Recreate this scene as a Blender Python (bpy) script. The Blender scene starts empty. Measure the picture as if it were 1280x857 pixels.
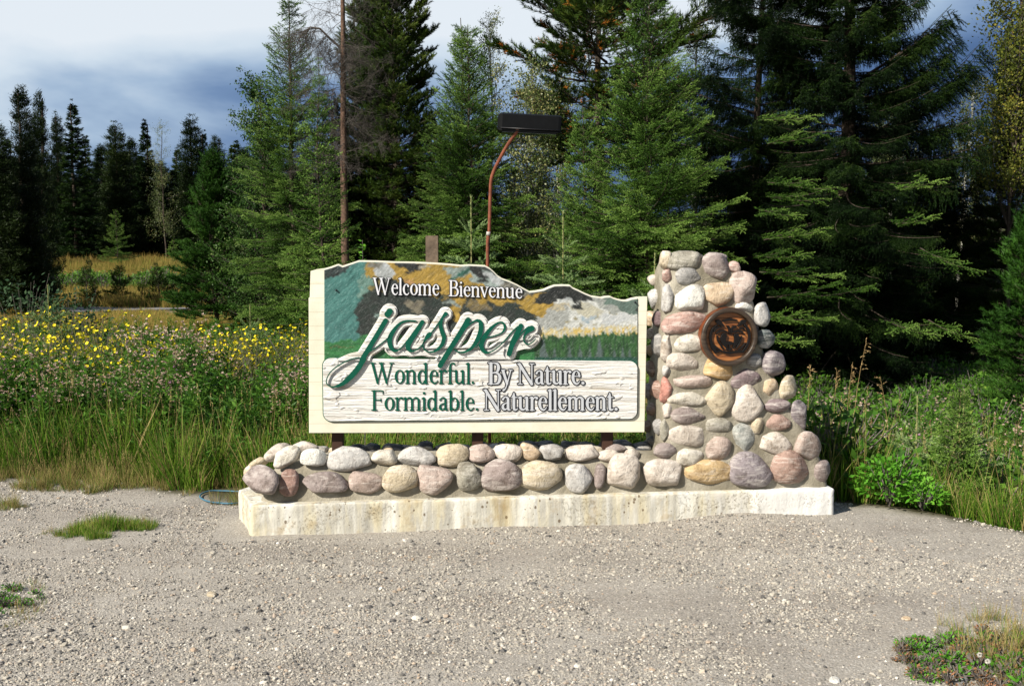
import bpy, bmesh, math, random
import numpy as np
from mathutils import Vector, Matrix, Euler

# ------------------------------------------------------------------ camera, world, sun
SC = bpy.context.scene
COL = SC.collection
FPX = 1372.0
PITCH = math.atan(108.5 / FPX)
CAMZ = 1.65
cam_data = bpy.data.cameras.new('camera')
cam_data.lens = FPX / 1280 * 36.0
cam_data.sensor_width = 36.0
cam_data.clip_end = 3000
cam_data.clip_start = 0.05
cam = bpy.data.objects.new('camera', cam_data)
cam.location = (0, 0, CAMZ)
cam.rotation_euler = (math.pi / 2 - PITCH, 0, 0)
COL.objects.link(cam)
SC.camera = cam

SUNV = Vector((-0.60, -0.58, 0.60)).normalized()
sl = bpy.data.lights.new('sun', 'SUN')
sl.energy = 5.0
sl.angle = math.radians(0.5)
sl.color = (1.0, 0.93, 0.82)
so = bpy.data.objects.new('sun', sl)
so.rotation_euler = SUNV.to_track_quat('Z', 'Y').to_euler()
so.location = (-6, -6, 8)
COL.objects.link(so)

SC.view_settings.view_transform = 'Standard'
SC.view_settings.look = 'None'
SC.view_settings.exposure = 0.70
SC.view_settings.gamma = 1.0
SC.cycles.max_bounces = 5
SC.cycles.diffuse_bounces = 3
SC.cycles.transmission_bounces = 3

W = bpy.data.worlds.new('World')
SC.world = W
W.use_nodes = True
wn, wl = W.node_tree.nodes, W.node_tree.links
wn.clear()


def nd(nt, typ, **kw):
    n = nt.nodes.new(typ)
    for k, v in kw.items():
        if k == 'ins':
            for a, b in v.items():
                n.inputs[a].default_value = b
        else:
            setattr(n, k, v)
    return n


def lk(nt, a, b):
    nt.links.new(a, b)


def ramp(nt, stops, fac=None, interp='LINEAR'):
    r = nt.nodes.new('ShaderNodeValToRGB')
    cr = r.color_ramp
    cr.interpolation = interp
    while len(cr.elements) > 1:
        cr.elements.remove(cr.elements[-1])
    cr.elements[0].position = stops[0][0]
    cr.elements[0].color = (*stops[0][1], 1)
    for p, c in stops[1:]:
        e = cr.elements.new(p)
        e.color = (*c, 1)
    if fac is not None:
        nt.links.new(fac, r.inputs[0])
    return r


def mixc(nt, fac, a, b, mode='MIX'):
    m = nt.nodes.new('ShaderNodeMix')
    m.data_type = 'RGBA'
    m.blend_type = mode
    m.clamp_factor = True
    for sock, v in ((m.inputs[0], fac), (m.inputs[6], a), (m.inputs[7], b)):
        if isinstance(v, (int, float)):
            sock.default_value = v
        elif isinstance(v, (tuple, list)):
            sock.default_value = (*v, 1)
        else:
            nt.links.new(v, sock)
    return m.outputs[2]


def mth(nt, op, a, b=None, c=None, clamp=False):
    m = nt.nodes.new('ShaderNodeMath')
    m.operation = op
    m.use_clamp = clamp
    for i, v in enumerate((a, b, c)):
        if v is None:
            continue
        if isinstance(v, (int, float)):
            m.inputs[i].default_value = v
        else:
            nt.links.new(v, m.inputs[i])
    return m.outputs[0]


def noise(nt, vec, scale, detail=4, rough=0.55, dist=0.0, out='Fac'):
    n = nt.nodes.new('ShaderNodeTexNoise')
    n.inputs['Scale'].default_value = scale
    n.inputs['Detail'].default_value = detail
    n.inputs['Roughness'].default_value = rough
    n.inputs['Distortion'].default_value = dist
    if vec is not None:
        nt.links.new(vec, n.inputs['Vector'])
    return n.outputs[0] if out == 'Fac' else n.outputs[1]


def mapping(nt, vec, scale=(1, 1, 1), rot=(0, 0, 0), loc=(0, 0, 0)):
    m = nt.nodes.new('ShaderNodeMapping')
    m.inputs['Scale'].default_value = scale
    m.inputs['Rotation'].default_value = rot
    m.inputs['Location'].default_value = loc
    nt.links.new(vec, m.inputs['Vector'])
    return m.outputs[0]


def build_world():
    nt = W.node_tree
    sky = nd(nt, 'ShaderNodeTexSky', sky_type='NISHITA', sun_disc=False)
    sky.sun_elevation = math.asin(SUNV.z)
    sky.sun_rotation = math.atan2(SUNV.x, SUNV.y)
    tc = nd(nt, 'ShaderNodeTexCoord')
    sep = nd(nt, 'ShaderNodeSeparateXYZ')
    lk(nt, tc.outputs['Generated'], sep.inputs[0])
    # broken storm cloud: grey blue bellies with pale lit tops
    v = mapping(nt, tc.outputs['Generated'], (1.0, 1.0, 2.6), loc=(3.1, 0.4, 1.95))
    n1 = noise(nt, v, 2.3, 6, 0.5, 0.35)
    v2 = mapping(nt, tc.outputs['Generated'], (1.0, 1.0, 2.2), loc=(1.3, 7.7, 0.2))
    n2 = noise(nt, v2, 5.5, 5, 0.5, 0.3)
    s = mth(nt, 'MULTIPLY_ADD', n1, 1.9, -0.57)
    s = mth(nt, 'MULTIPLY_ADD', n2, 0.5, s)
    # paler towards the west (left of the view), and up to the top of the view
    s = mth(nt, 'MULTIPLY_ADD', sep.outputs[0], -0.72, s)
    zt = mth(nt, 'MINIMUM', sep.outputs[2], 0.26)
    zt = mth(nt, 'MULTIPLY_ADD', mth(nt, 'MAXIMUM', mth(nt, 'SUBTRACT', sep.outputs[2], 0.34), 0.0), -0.28, zt)  # unseen overhead cloud greyed to lower the fill light
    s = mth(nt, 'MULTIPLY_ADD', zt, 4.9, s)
    s = mth(nt, 'SUBTRACT', s, 0.86)
    rc = ramp(nt, [(0.0, (0.55, 1.15, 2.9)), (0.22, (0.95, 1.85, 4.0)), (0.42, (2.1, 3.4, 5.9)),
                   (0.60, (4.8, 6.4, 8.6)), (0.80, (8.3, 9.6, 10.9)), (1.0, (10.2, 11.0, 11.8))], s)
    # the cloud bank stands over the wood; the sky the sun shines from is mostly clear
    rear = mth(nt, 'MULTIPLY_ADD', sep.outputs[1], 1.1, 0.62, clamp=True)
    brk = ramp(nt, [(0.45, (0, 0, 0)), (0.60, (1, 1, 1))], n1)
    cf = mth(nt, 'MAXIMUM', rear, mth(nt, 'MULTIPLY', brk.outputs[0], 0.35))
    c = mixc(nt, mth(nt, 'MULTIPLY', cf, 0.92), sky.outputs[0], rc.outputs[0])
    bg = nd(nt, 'ShaderNodeBackground')
    bg.inputs['Strength'].default_value = 0.05
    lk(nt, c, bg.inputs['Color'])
    out = nd(nt, 'ShaderNodeOutputWorld')
    lk(nt, bg.outputs[0], out.inputs[0])


build_world()

# ------------------------------------------------------------------ picture geometry -> places
CP, SP = math.cos(PITCH), math.sin(PITCH)


def ray(px, py):
    dx = (px - 640.0) / FPX
    dy = (428.5 - py) / FPX
    return Vector((dx, CP + dy * SP, -SP + dy * CP))


def gnd(px, py, z=0.0):
    d = ray(px, py)
    t = (z - CAMZ) / d.z
    return Vector((d.x * t, d.y * t, z))


def at(px, py, Y):
    d = ray(px, py)
    t = Y / d.y
    return Vector((d.x * t, Y, CAMZ + d.z * t))


def isect(px, py, p0, n):
    d = ray(px, py)
    c = Vector((0, 0, CAMZ))
    t = (p0 - c).dot(n) / d.dot(n)
    return c + d * t


# ------------------------------------------------------------------ object helpers
def tag(o, label=None, cat=None, group=None, kind=None):
    if label: o['label'] = label
    if cat: o['category'] = cat
    if group: o['group'] = group
    if kind: o['kind'] = kind
    return o


def thing(name, label, cat, loc=(0, 0, 0), rotz=0, group=None):
    o = bpy.data.objects.new(name, None)
    o.location = loc
    o.rotation_euler = (0, 0, rotz)
    o.empty_display_size = 0.1
    COL.objects.link(o)
    return tag(o, label, cat, group)


def link(name, me, parent=None, mats=None, world=False, color=None):
    o = bpy.data.objects.new(name, me)
    COL.objects.link(o)
    if mats is not None:
        for m in (mats if isinstance(mats, (list, tuple)) else [mats]):
            me.materials.append(m)
    if parent is not None:
        o.parent = parent
        if world:      # mesh coordinates are world coordinates
            pm = Matrix.Translation(parent.location) @ parent.rotation_euler.to_matrix().to_4x4()
            o.matrix_parent_inverse = pm.inverted()
    if color is not None:
        o.color = (*color, 1)
    return o


def mesh_np(name, V, F, smooth=False, mi=None, attrs=None):
    """V (n,3), F (m,k) with constant k"""
    V = np.asarray(V, dtype=np.float32)
    F = np.asarray(F, dtype=np.int32)
    me = bpy.data.meshes.new(name)
    me.vertices.add(len(V))
    me.vertices.foreach_set('co', V.ravel())
    k = F.shape[1]
    me.loops.add(F.size)
    me.loops.foreach_set('vertex_index', F.ravel())
    me.polygons.add(len(F))
    me.polygons.foreach_set('loop_start', np.arange(0, F.size, k, dtype=np.int32))
    if mi is not None:
        me.polygons.foreach_set('material_index', np.asarray(mi, dtype=np.int32))
    me.polygons.foreach_set('use_smooth', np.full(len(F), smooth, dtype=bool))
    if attrs:
        for an, arr in attrs.items():
            arr = np.asarray(arr, dtype=np.float32)
            if arr.ndim == 1:
                a = me.attributes.new(an, 'FLOAT', 'POINT')
                a.data.foreach_set('value', arr)
            else:
                a = me.attributes.new(an, 'FLOAT_COLOR', 'POINT')
                a.data.foreach_set('color', arr.ravel())
    me.update(calc_edges=True)
    me.validate()
    return me


class Buf:
    """collects triangles / quads with material index and a per-vertex tone"""
    def __init__(s):
        s.v = []; s.f = []; s.m = []; s.t = []; s.sm = []

    def add(s, V, F, m=0, t=0.5, smooth=False):
        b = len(s.v)
        s.v.extend([tuple(p) for p in V])
        for f in F:
            s.f.append(tuple(i + b for i in f))
            s.m.append(m)
            s.sm.append(smooth)
        if np.isscalar(t):
            t = [t] * len(V)
        s.t.extend(t)

    def tris(s, T, m=0, t=None):
        """T (n,3,3) array"""
        b = len(s.v)
        n = len(T)
        s.v.extend(map(tuple, T.reshape(-1, 3).tolist()))
        s.f.extend([(b + 3 * i, b + 3 * i + 1, b + 3 * i + 2) for i in range(n)])
        s.m.extend([m] * n)
        s.sm.extend([False] * n)
        s.t.extend((t.reshape(-1).tolist() if t is not None else [0.5] * (3 * n)))

    def build(s, name):
        me = bpy.data.meshes.new(name)
        me.from_pydata(s.v, [], s.f)
        me.polygons.foreach_set('material_index', s.m)
        me.polygons.foreach_set('use_smooth', s.sm)
        a = me.attributes.new('tone', 'FLOAT', 'POINT')
        a.data.foreach_set('value', s.t)
        me.update()
        return me


def tube(buf, pts, rad, sides=6, m=0, t=0.5, cap=False):
    pts = [Vector(p) for p in pts]
    if np.isscalar(rad):
        rad = [rad] * len(pts)
    V = []
    up = Vector((0.13, 0.21, 1)).normalized()
    for i, p in enumerate(pts):
        a = pts[max(0, i - 1)]; b = pts[min(len(pts) - 1, i + 1)]
        d = (b - a)
        d = d.normalized() if d.length > 1e-9 else Vector((0, 0, 1))
        x = d.cross(up)
        if x.length < 0.1:
            x = d.cross(Vector((1, 0, 0)))
        x.normalize()
        y = d.cross(x).normalized()
        for k in range(sides):
            an = 2 * math.pi * k / sides
            V.append(p + (x * math.cos(an) + y * math.sin(an)) * rad[i])
    F = []
    for i in range(len(pts) - 1):
        for k in range(sides):
            a = i * sides + k; b = i * sides + (k + 1) % sides
            F.append((a, b, b + sides, a + sides))
    if cap:
        F.append(tuple(range(sides - 1, -1, -1)))
        F.append(tuple((len(pts) - 1) * sides + k for k in range(sides)))
    buf.add(V, F, m, t, True)


def vnoise(x, y, seed=0):
    """2d value noise, numpy"""
    x = np.asarray(x, float); y = np.asarray(y, float)
    xi = np.floor(x).astype(np.int64); yi = np.floor(y).astype(np.int64)
    fx = x - xi; fy = y - yi
    fx = fx * fx * (3 - 2 * fx); fy = fy * fy * (3 - 2 * fy)

    def h(a, b):
        n = (a * 374761393 + b * 668265263 + seed * 1442695041) & 0x7fffffff
        n = ((n ^ (n >> 13)) * 1274126177) & 0x7fffffff
        n = n ^ (n >> 16)
        return (n & 0xffff) / 65535.0
    return (h(xi, yi) * (1 - fx) + h(xi + 1, yi) * fx) * (1 - fy) + (h(xi, yi + 1) * (1 - fx) + h(xi + 1, yi + 1) * fx) * fy


def fbm(x, y, seed=0, oct=4):
    s = 0; a = 0.5; tot = 0
    for i in range(oct):
        s = s + a * vnoise(np.asarray(x) * 2 ** i, np.asarray(y) * 2 ** i, seed + i)
        tot += a
        a *= 0.5
    return s / tot


def n3(P, scale, seed=0):
    """cheap smooth 3d noise in -1..1 for arrays (n,3)"""
    P = np.asarray(P) * scale
    a = fbm(P[:, 0] + 3.1 * seed, P[:, 1] + P[:, 2] * 0.61, seed, 3)
    b = fbm(P[:, 1] - 1.7 * seed, P[:, 2] - P[:, 0] * 0.53, seed + 9, 3)
    c = fbm(P[:, 2] + 0.9 * seed, P[:, 0] + P[:, 1] * 0.47, seed + 17, 3)
    return (a + b + c) / 1.5 - 1.0


# ------------------------------------------------------------------ materials
def material(name, fn, rough=0.8, spec=0.3):
    m = bpy.data.materials.new(name)
    m.use_nodes = True
    nt = m.node_tree
    p = nt.nodes['Principled BSDF']
    p.inputs['Roughness'].default_value = rough
    p.inputs['Specular IOR Level'].default_value = spec
    fn(nt, p)
    return m


def bump(nt, p, h, strength=0.5, dist=0.01):
    b = nt.nodes.new('ShaderNodeBump')
    b.inputs['Strength'].default_value = strength
    b.inputs['Distance'].default_value = dist
    nt.links.new(h, b.inputs['Height'])
    nt.links.new(b.outputs[0], p.inputs['Normal'])
    return b


def objco(nt):
    return nt.nodes.new('ShaderNodeTexCoord').outputs['Object']


def geopos(nt):
    return nt.nodes.new('ShaderNodeNewGeometry').outputs['Position']


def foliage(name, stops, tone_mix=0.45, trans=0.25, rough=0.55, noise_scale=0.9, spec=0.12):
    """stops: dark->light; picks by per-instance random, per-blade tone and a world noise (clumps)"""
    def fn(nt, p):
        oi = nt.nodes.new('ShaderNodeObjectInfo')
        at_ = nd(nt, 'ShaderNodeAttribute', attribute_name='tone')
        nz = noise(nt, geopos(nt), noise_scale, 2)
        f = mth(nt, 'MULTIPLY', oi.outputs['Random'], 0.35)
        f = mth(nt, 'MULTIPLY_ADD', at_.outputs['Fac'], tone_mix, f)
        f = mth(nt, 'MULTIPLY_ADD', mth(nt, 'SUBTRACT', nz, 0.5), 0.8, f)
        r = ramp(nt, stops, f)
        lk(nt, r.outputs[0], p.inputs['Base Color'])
        if trans > 0:
            tr = nt.nodes.new('ShaderNodeBsdfTranslucent')
            lk(nt, r.outputs[0], tr.inputs['Color'])
            mx = nt.nodes.new('ShaderNodeMixShader')
            mx.inputs[0].default_value = trans
            lk(nt, p.outputs[0], mx.inputs[1])
            lk(nt, tr.outputs[0], mx.inputs[2])
            out = nt.nodes['Material Output']
            lk(nt, mx.outputs[0], out.inputs[0])
    return material(name, fn, rough, spec)


def flat(name, col, rough=0.8, var=0.15, scale=20, bmp=0.0, spec=0.3):
    def fn(nt, p):
        n = noise(nt, objco(nt), scale, 5, 0.6)
        a = tuple(c * (1 - var) for c in col)
        b = tuple(min(1, c * (1 + var)) for c in col)
        r = ramp(nt, [(0.3, a), (0.7, b)], n)
        lk(nt, r.outputs[0], p.inputs['Base Color'])
        if bmp:
            bump(nt, p, n, bmp, 0.01)
    return material(name, fn, rough, spec)

# ================================================================== GROUND
def edge_y(x):
    """far edge of the gravel lot as a function of x"""
    xs = [-30, -8, -5, -3.85, -3.0, -2.3, -1.75, -1.6, 2.0, 2.35, 2.72, 3.05, 3.6, 4.6, 6, 30]
    ys = [8.6, 8.4, 8.2, 8.1, 7.95, 7.55, 7.35, 7.2, 7.2, 7.12, 6.92, 6.5, 5.7, 4.3, 3.0, 2.0]
    return np.interp(x, xs, ys)


def sstep(a, b, x):
    t = np.clip((x - a) / (b - a), 0, 1)
    return t * t * (3 - 2 * t)


def HT(x, y):
    x = np.asarray(x, float); y = np.asarray(y, float)
    e = edge_y(x)
    d = y - e
    right = sstep(1.6, 3.2, x)
    h = -(0.10 + 0.42 * right) * sstep(0.0, 2.6 - 1.3 * right, d)
    h = h - 0.15 * sstep(4, 20, d)
    h = h + 1.4 * sstep(39, 62, y) + 0.04 * np.maximum(0, y - 90)
    h = h + (fbm(x * 0.8, y * 0.8, 5) - 0.5) * 0.10 * sstep(0.3, 2, d)
    h = h + (fbm(x * 1.3, y * 1.3, 8) - 0.5) * 0.025 + (fbm(x * 4.5, y * 4.5, 18) - 0.5) * 0.016
    h = h + 0.045 * np.exp(-((x - 1.45) / 0.42) ** 2 - ((y - 6.8) / 0.25) ** 2)
    return h


def ht(x, y):
    return float(HT(x, y))


def gravel_fn(nt, p):
    pos = geopos(nt)
    g = nd(nt, 'ShaderNodeAttribute', attribute_name='gravel')
    n1 = noise(nt, pos, 1.7, 5, 0.6)
    n2 = noise(nt, pos, 60, 4, 0.7)
    vo = nd(nt, 'ShaderNodeTexVoronoi'); vo.inputs['Scale'].default_value = 130
    lk(nt, pos, vo.inputs['Vector'])
    n0 = noise(nt, mapping(nt, pos, (0.35, 1.3, 1), (0, 0, 0.25)), 1.1, 4, 0.6)
    n1 = mth(nt, 'MULTIPLY_ADD', n0, 0.6, mth(nt, 'MULTIPLY_ADD', n1, 0.5, -0.05))
    dust = ramp(nt, [(0.36, (0.21, 0.175, 0.125)), (0.5, (0.37, 0.335, 0.27)), (0.66, (0.50, 0.465, 0.39))], n1)
    sepc = nd(nt, 'ShaderNodeSeparateColor'); lk(nt, vo.outputs['Color'], sepc.inputs[0])
    peb = ramp(nt, [(0.0, (0.12, 0.12, 0.125)), (0.35, (0.27, 0.26, 0.25)), (0.6, (0.38, 0.35, 0.31)), (0.85, (0.33, 0.31, 0.29)), (1, (0.62, 0.6, 0.56))], sepc.outputs[0])
    c = mixc(nt, 0.55, dust.outputs[0], peb.outputs[0])
    c = mixc(nt, mth(nt, 'MULTIPLY', n2, 0.35), c, (0.12, 0.10, 0.08))
    soil = ramp(nt, [(0.35, (0.035, 0.035, 0.018)), (0.65, (0.09, 0.08, 0.04))], n1)
    field = ramp(nt, [(0.35, (0.20, 0.17, 0.045)), (0.65, (0.30, 0.20, 0.06))], noise(nt, pos, 0.5, 4))
    f = nd(nt, 'ShaderNodeAttribute', attribute_name='field')
    s = mixc(nt, f.outputs['Fac'], soil.outputs[0], field.outputs[0])
    c = mixc(nt, g.outputs['Fac'], s, c)
    lk(nt, c, p.inputs['Base Color'])
    h = mth(nt, 'MULTIPLY_ADD', vo.outputs['Distance'], -0.6, n2)
    bump(nt, p, h, 0.7, 0.006)


M_ground = material('gravel_and_soil', gravel_fn, 0.95, 0.1)


def make_ground():
    xs = np.unique(np.concatenate([np.linspace(-6, 6, 150), np.linspace(-60, 60, 121), np.linspace(-900, 900, 31)]))
    ys = np.unique(np.concatenate([np.linspace(2, 10, 110), np.linspace(10, 100, 120), np.linspace(-40, 2, 15), np.linspace(100, 900, 20)]))
    X, Y = np.meshgrid(xs, ys)
    Z = HT(X, Y)
    V = np.stack([X, Y, Z], -1).reshape(-1, 3)
    nx, ny = len(xs), len(ys)
    i, j = np.meshgrid(np.arange(nx - 1), np.arange(ny - 1))
    a = (j * nx + i).ravel()
    F = np.stack([a, a + 1, a + 1 + nx, a + nx], -1)
    d = (edge_y(X) + (fbm(X * 2.5, Y * 2.5, 3) - 0.5) * 0.5 - Y)
    g = sstep(-0.15, 0.12, d).ravel()
    fl = (sstep(26, 32, Y) * (1 - sstep(58, 64, Y)) * (1 - sstep(-0.26, -0.21, X / np.maximum(Y, 1)))).ravel()
    me = mesh_np('ground', V, F, True, attrs={'gravel': g, 'field': fl})
    o = link('ground', me, None, M_ground)
    tag(o, kind='structure')


make_ground()


def road():
    V = []; F = []
    xs = np.linspace(-60, 40, 101)
    for x in xs:
        y0 = 35.5 - 0.02 * x
        V += [(x, y0, ht(x, y0) + 0.09), (x, y0 + 3.4, ht(x, y0 + 3.4) + 0.09), (x, y0 - 0.25, ht(x, y0 - 0.25) - 0.05), (x, y0 + 3.7, ht(x, y0 + 3.7) - 0.05)]
    for i in range(len(xs) - 1):
        b = i * 4
        F += [(b, b + 4, b + 5, b + 1), (b + 2, b + 6, b + 4, b), (b + 1, b + 5, b + 7, b + 3)]
    me = mesh_np('road', V, F)
    link('road', me, None, flat('asphalt', (0.17, 0.17, 0.175), 0.9, 0.2, 3))
    tag(bpy.data.objects['road'], kind='structure')


road()

# ================================================================== MONUMENT FRAME
FL = gnd(313, 670)
FR = gnd(1042, 646)
U = (FR - FL).normalized()
VV = Vector((-U.y, U.x, 0))
LEN = (FR - FL).length
ROTZ = math.atan2(U.y, U.x)


def mon(u, v, z):
    return FL + U * u + VV * v + Vector((0, 0, z))


def onfront(px, py, v):
    """point on the vertical plane v = const -> (u, z)"""
    p = isect(px, py, FL + VV * v, VV)
    return (p - FL).dot(U), p.z


def ontop(px, py, z):
    p = gnd(px, py, z)
    return (p - FL).dot(U), (p - FL).dot(VV)


monument = thing('stone_wall', 'low cobblestone wall with a tall tapering cobblestone pillar on a pale concrete footing', 'stone wall', FL, ROTZ)

# ---- materials
def stone_fn(nt, p):
    oi = nt.nodes.new('ShaderNodeObjectInfo')
    tc = objco(nt)
    off = nt.nodes.new('ShaderNodeVectorMath'); off.operation = 'SCALE'
    cmb = nt.nodes.new('ShaderNodeCombineXYZ')
    for i in range(3):
        lk(nt, oi.outputs['Random'], cmb.inputs[i])
    lk(nt, cmb.outputs[0], off.inputs[0]); off.inputs[3].default_value = 37.0
    ad = nt.nodes.new('ShaderNodeVectorMath'); ad.operation = 'ADD'
    lk(nt, tc, ad.inputs[0]); lk(nt, off.outputs[0], ad.inputs[1])
    v = ad.outputs[0]
    n1 = noise(nt, v, 9, 5, 0.6, 0.8)
    n2 = noise(nt, v, 45, 5, 0.75)
    n3_ = noise(nt, mapping(nt, v, (1, 1, 5), (0.5, 0.3, 0)), 7, 4, 0.6, 1.2)
    base = oi.outputs['Color']
    dk = mixc(nt, 1.0, base, (0.50, 0.46, 0.42), 'MULTIPLY')
    lt = mixc(nt, 0.42, base, (0.74, 0.70, 0.64))
    c = mixc(nt, ramp(nt, [(0.28, (0, 0, 0)), (0.50, (1, 1, 1))], n1).outputs[0], dk, base)
    c = mixc(nt, ramp(nt, [(0.50, (0, 0, 0)), (0.70, (1, 1, 1))], n3_).outputs[0], c, lt)
    sp = ramp(nt, [(0.33, (0.45, 0.42, 0.4)), (0.46, (1, 1, 1)), (0.62, (1, 1, 1)), (0.72, (1.25, 1.23, 1.2))], n2)
    c = mixc(nt, 0.8, c, sp.outputs[0], 'MULTIPLY')
    vo = nd(nt, 'ShaderNodeTexVoronoi', feature='DISTANCE_TO_EDGE'); vo.inputs['Scale'].default_value = 5
    nv = noise(nt, v, 6, 4, 0.6, 0, 'Color')
    ws = mixc(nt, 0.55, v, nv)
    lk(nt, ws, vo.inputs['Vector'])
    cr = ramp(nt, [(0.0, (0.35, 0.3, 0.28)), (0.018, (1, 1, 1))], vo.outputs['Distance'])
    c = mixc(nt, 0.45, c, cr.outputs[0], 'MULTIPLY')
    lk(nt, c, p.inputs['Base Color'])
    h = mth(nt, 'MULTIPLY_ADD', n2, 0.35, n1)
    bump(nt, p, h, 1.0, 0.018)


M_stone = material('river_cobble', stone_fn, 0.72, 0.3)


def mortar_fn(nt, p):
    v = objco(nt)
    n1 = noise(nt, v, 5, 5, 0.6)
    n2 = noise(nt, v, 40, 6, 0.7)
    r = ramp(nt, [(0.3, (0.15, 0.135, 0.095)), (0.5, (0.28, 0.255, 0.20)), (0.66, (0.44, 0.41, 0.34))], n1)
    c = mixc(nt, mth(nt, 'MULTIPLY', ramp(nt, [(0.4, (0, 0, 0)), (0.62, (1, 1, 1))], n2).outputs[0], 0.5), r.outputs[0], (0.20, 0.18, 0.13))
    lk(nt, c, p.inputs['Base Color'])
    bump(nt, p, n2, 0.6, 0.02)


M_mortar = material('mortar', mortar_fn, 0.95, 0.15)


def concrete_fn(nt, p):
    v = objco(nt)
    sep = nd(nt, 'ShaderNodeSeparateXYZ'); lk(nt, v, sep.inputs[0])
    vs = mapping(nt, v, (7, 7, 0.9))
    bands = noise(nt, vs, 1.0, 4, 0.6)
    vs2 = mapping(nt, v, (22, 22, 2.2))
    bands2 = noise(nt, vs2, 1.0, 4, 0.6)
    n1 = noise(nt, v, 9, 5, 0.65)
    n2 = noise(nt, v, 60, 4, 0.7)
    c = ramp(nt, [(0.30, (0.36, 0.29, 0.17)), (0.42, (0.52, 0.48, 0.36)), (0.50, (0.42, 0.405, 0.355)), (0.57, (0.57, 0.55, 0.47)), (0.66, (0.62, 0.615, 0.57))], bands).outputs[0]
    c = mixc(nt, mth(nt, 'MULTIPLY', ramp(nt, [(0.50, (0, 0, 0)), (0.70, (1, 1, 1))], bands2).outputs[0], 0.6), c, (0.66, 0.66, 0.62))
    c = mixc(nt, mth(nt, 'MULTIPLY', ramp(nt, [(0.54, (0, 0, 0)), (0.66, (1, 1, 1))], n1).outputs[0], 0.45), c, (0.33, 0.24, 0.12))
    # white limewash over the right end
    wf = ramp(nt, [(0.0, (0, 0, 0)), (1.0, (1, 1, 1))], mth(nt, 'MULTIPLY_ADD', n1, 1.6, mth(nt, 'MULTIPLY_ADD', sep.outputs[0], 2.2, -6.9)))
    c = mixc(nt, wf.outputs[0], c, (0.66, 0.655, 0.63))
    # bug holes
    vo = nd(nt, 'ShaderNodeTexVoronoi'); vo.inputs['Scale'].default_value = 34
    vo.inputs['Randomness'].default_value = 1.0
    lk(nt, mapping(nt, v, (1, 1, 0.8)), vo.inputs['Vector'])
    sc = nd(nt, 'ShaderNodeSeparateColor'); lk(nt, vo.outputs['Color'], sc.inputs[0])
    size = mth(nt, 'MULTIPLY', mth(nt, 'POWER', sc.outputs[0], 2.4), 0.29)
    hole = mth(nt, 'LESS_THAN', mth(nt, 'MULTIPLY_ADD', mth(nt, 'SUBTRACT', n2, 0.5), 0.35, vo.outputs['Distance']), size)
    notw = mth(nt, 'SUBTRACT', 1.0, mth(nt, 'MULTIPLY', wf.outputs[0], 0.7))
    hole = mth(nt, 'MULTIPLY', hole, notw)
    c = mixc(nt, mth(nt, 'MULTIPLY', hole, 0.8), c, (0.12, 0.08, 0.04))
    # rough honeycomb patches
    hc = ramp(nt, [(0.52, (0, 0, 0)), (0.60, (1, 1, 1))], noise(nt, v, 4.3, 3))
    hc2 = mth(nt, 'MULTIPLY', hc.outputs[0], mth(nt, 'LESS_THAN', n2, 0.43))
    c = mixc(nt, mth(nt, 'MULTIPLY', hc2, 0.4), c, (0.25, 0.21, 0.14))
    lk(nt, c, p.inputs['Base Color'])
    h = mth(nt, 'SUBTRACT', mth(nt, 'MULTIPLY_ADD', n2, 0.3, mth(nt, 'MULTIPLY', n1, 0.5)), mth(nt, 'MULTIPLY', hole, 0.9))
    h = mth(nt, 'SUBTRACT', h, mth(nt, 'MULTIPLY', hc2, 0.35))
    bump(nt, p, h, 0.9, 0.012)


M_conc = material('stained_concrete', concrete_fn, 0.9, 0.2)


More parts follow.
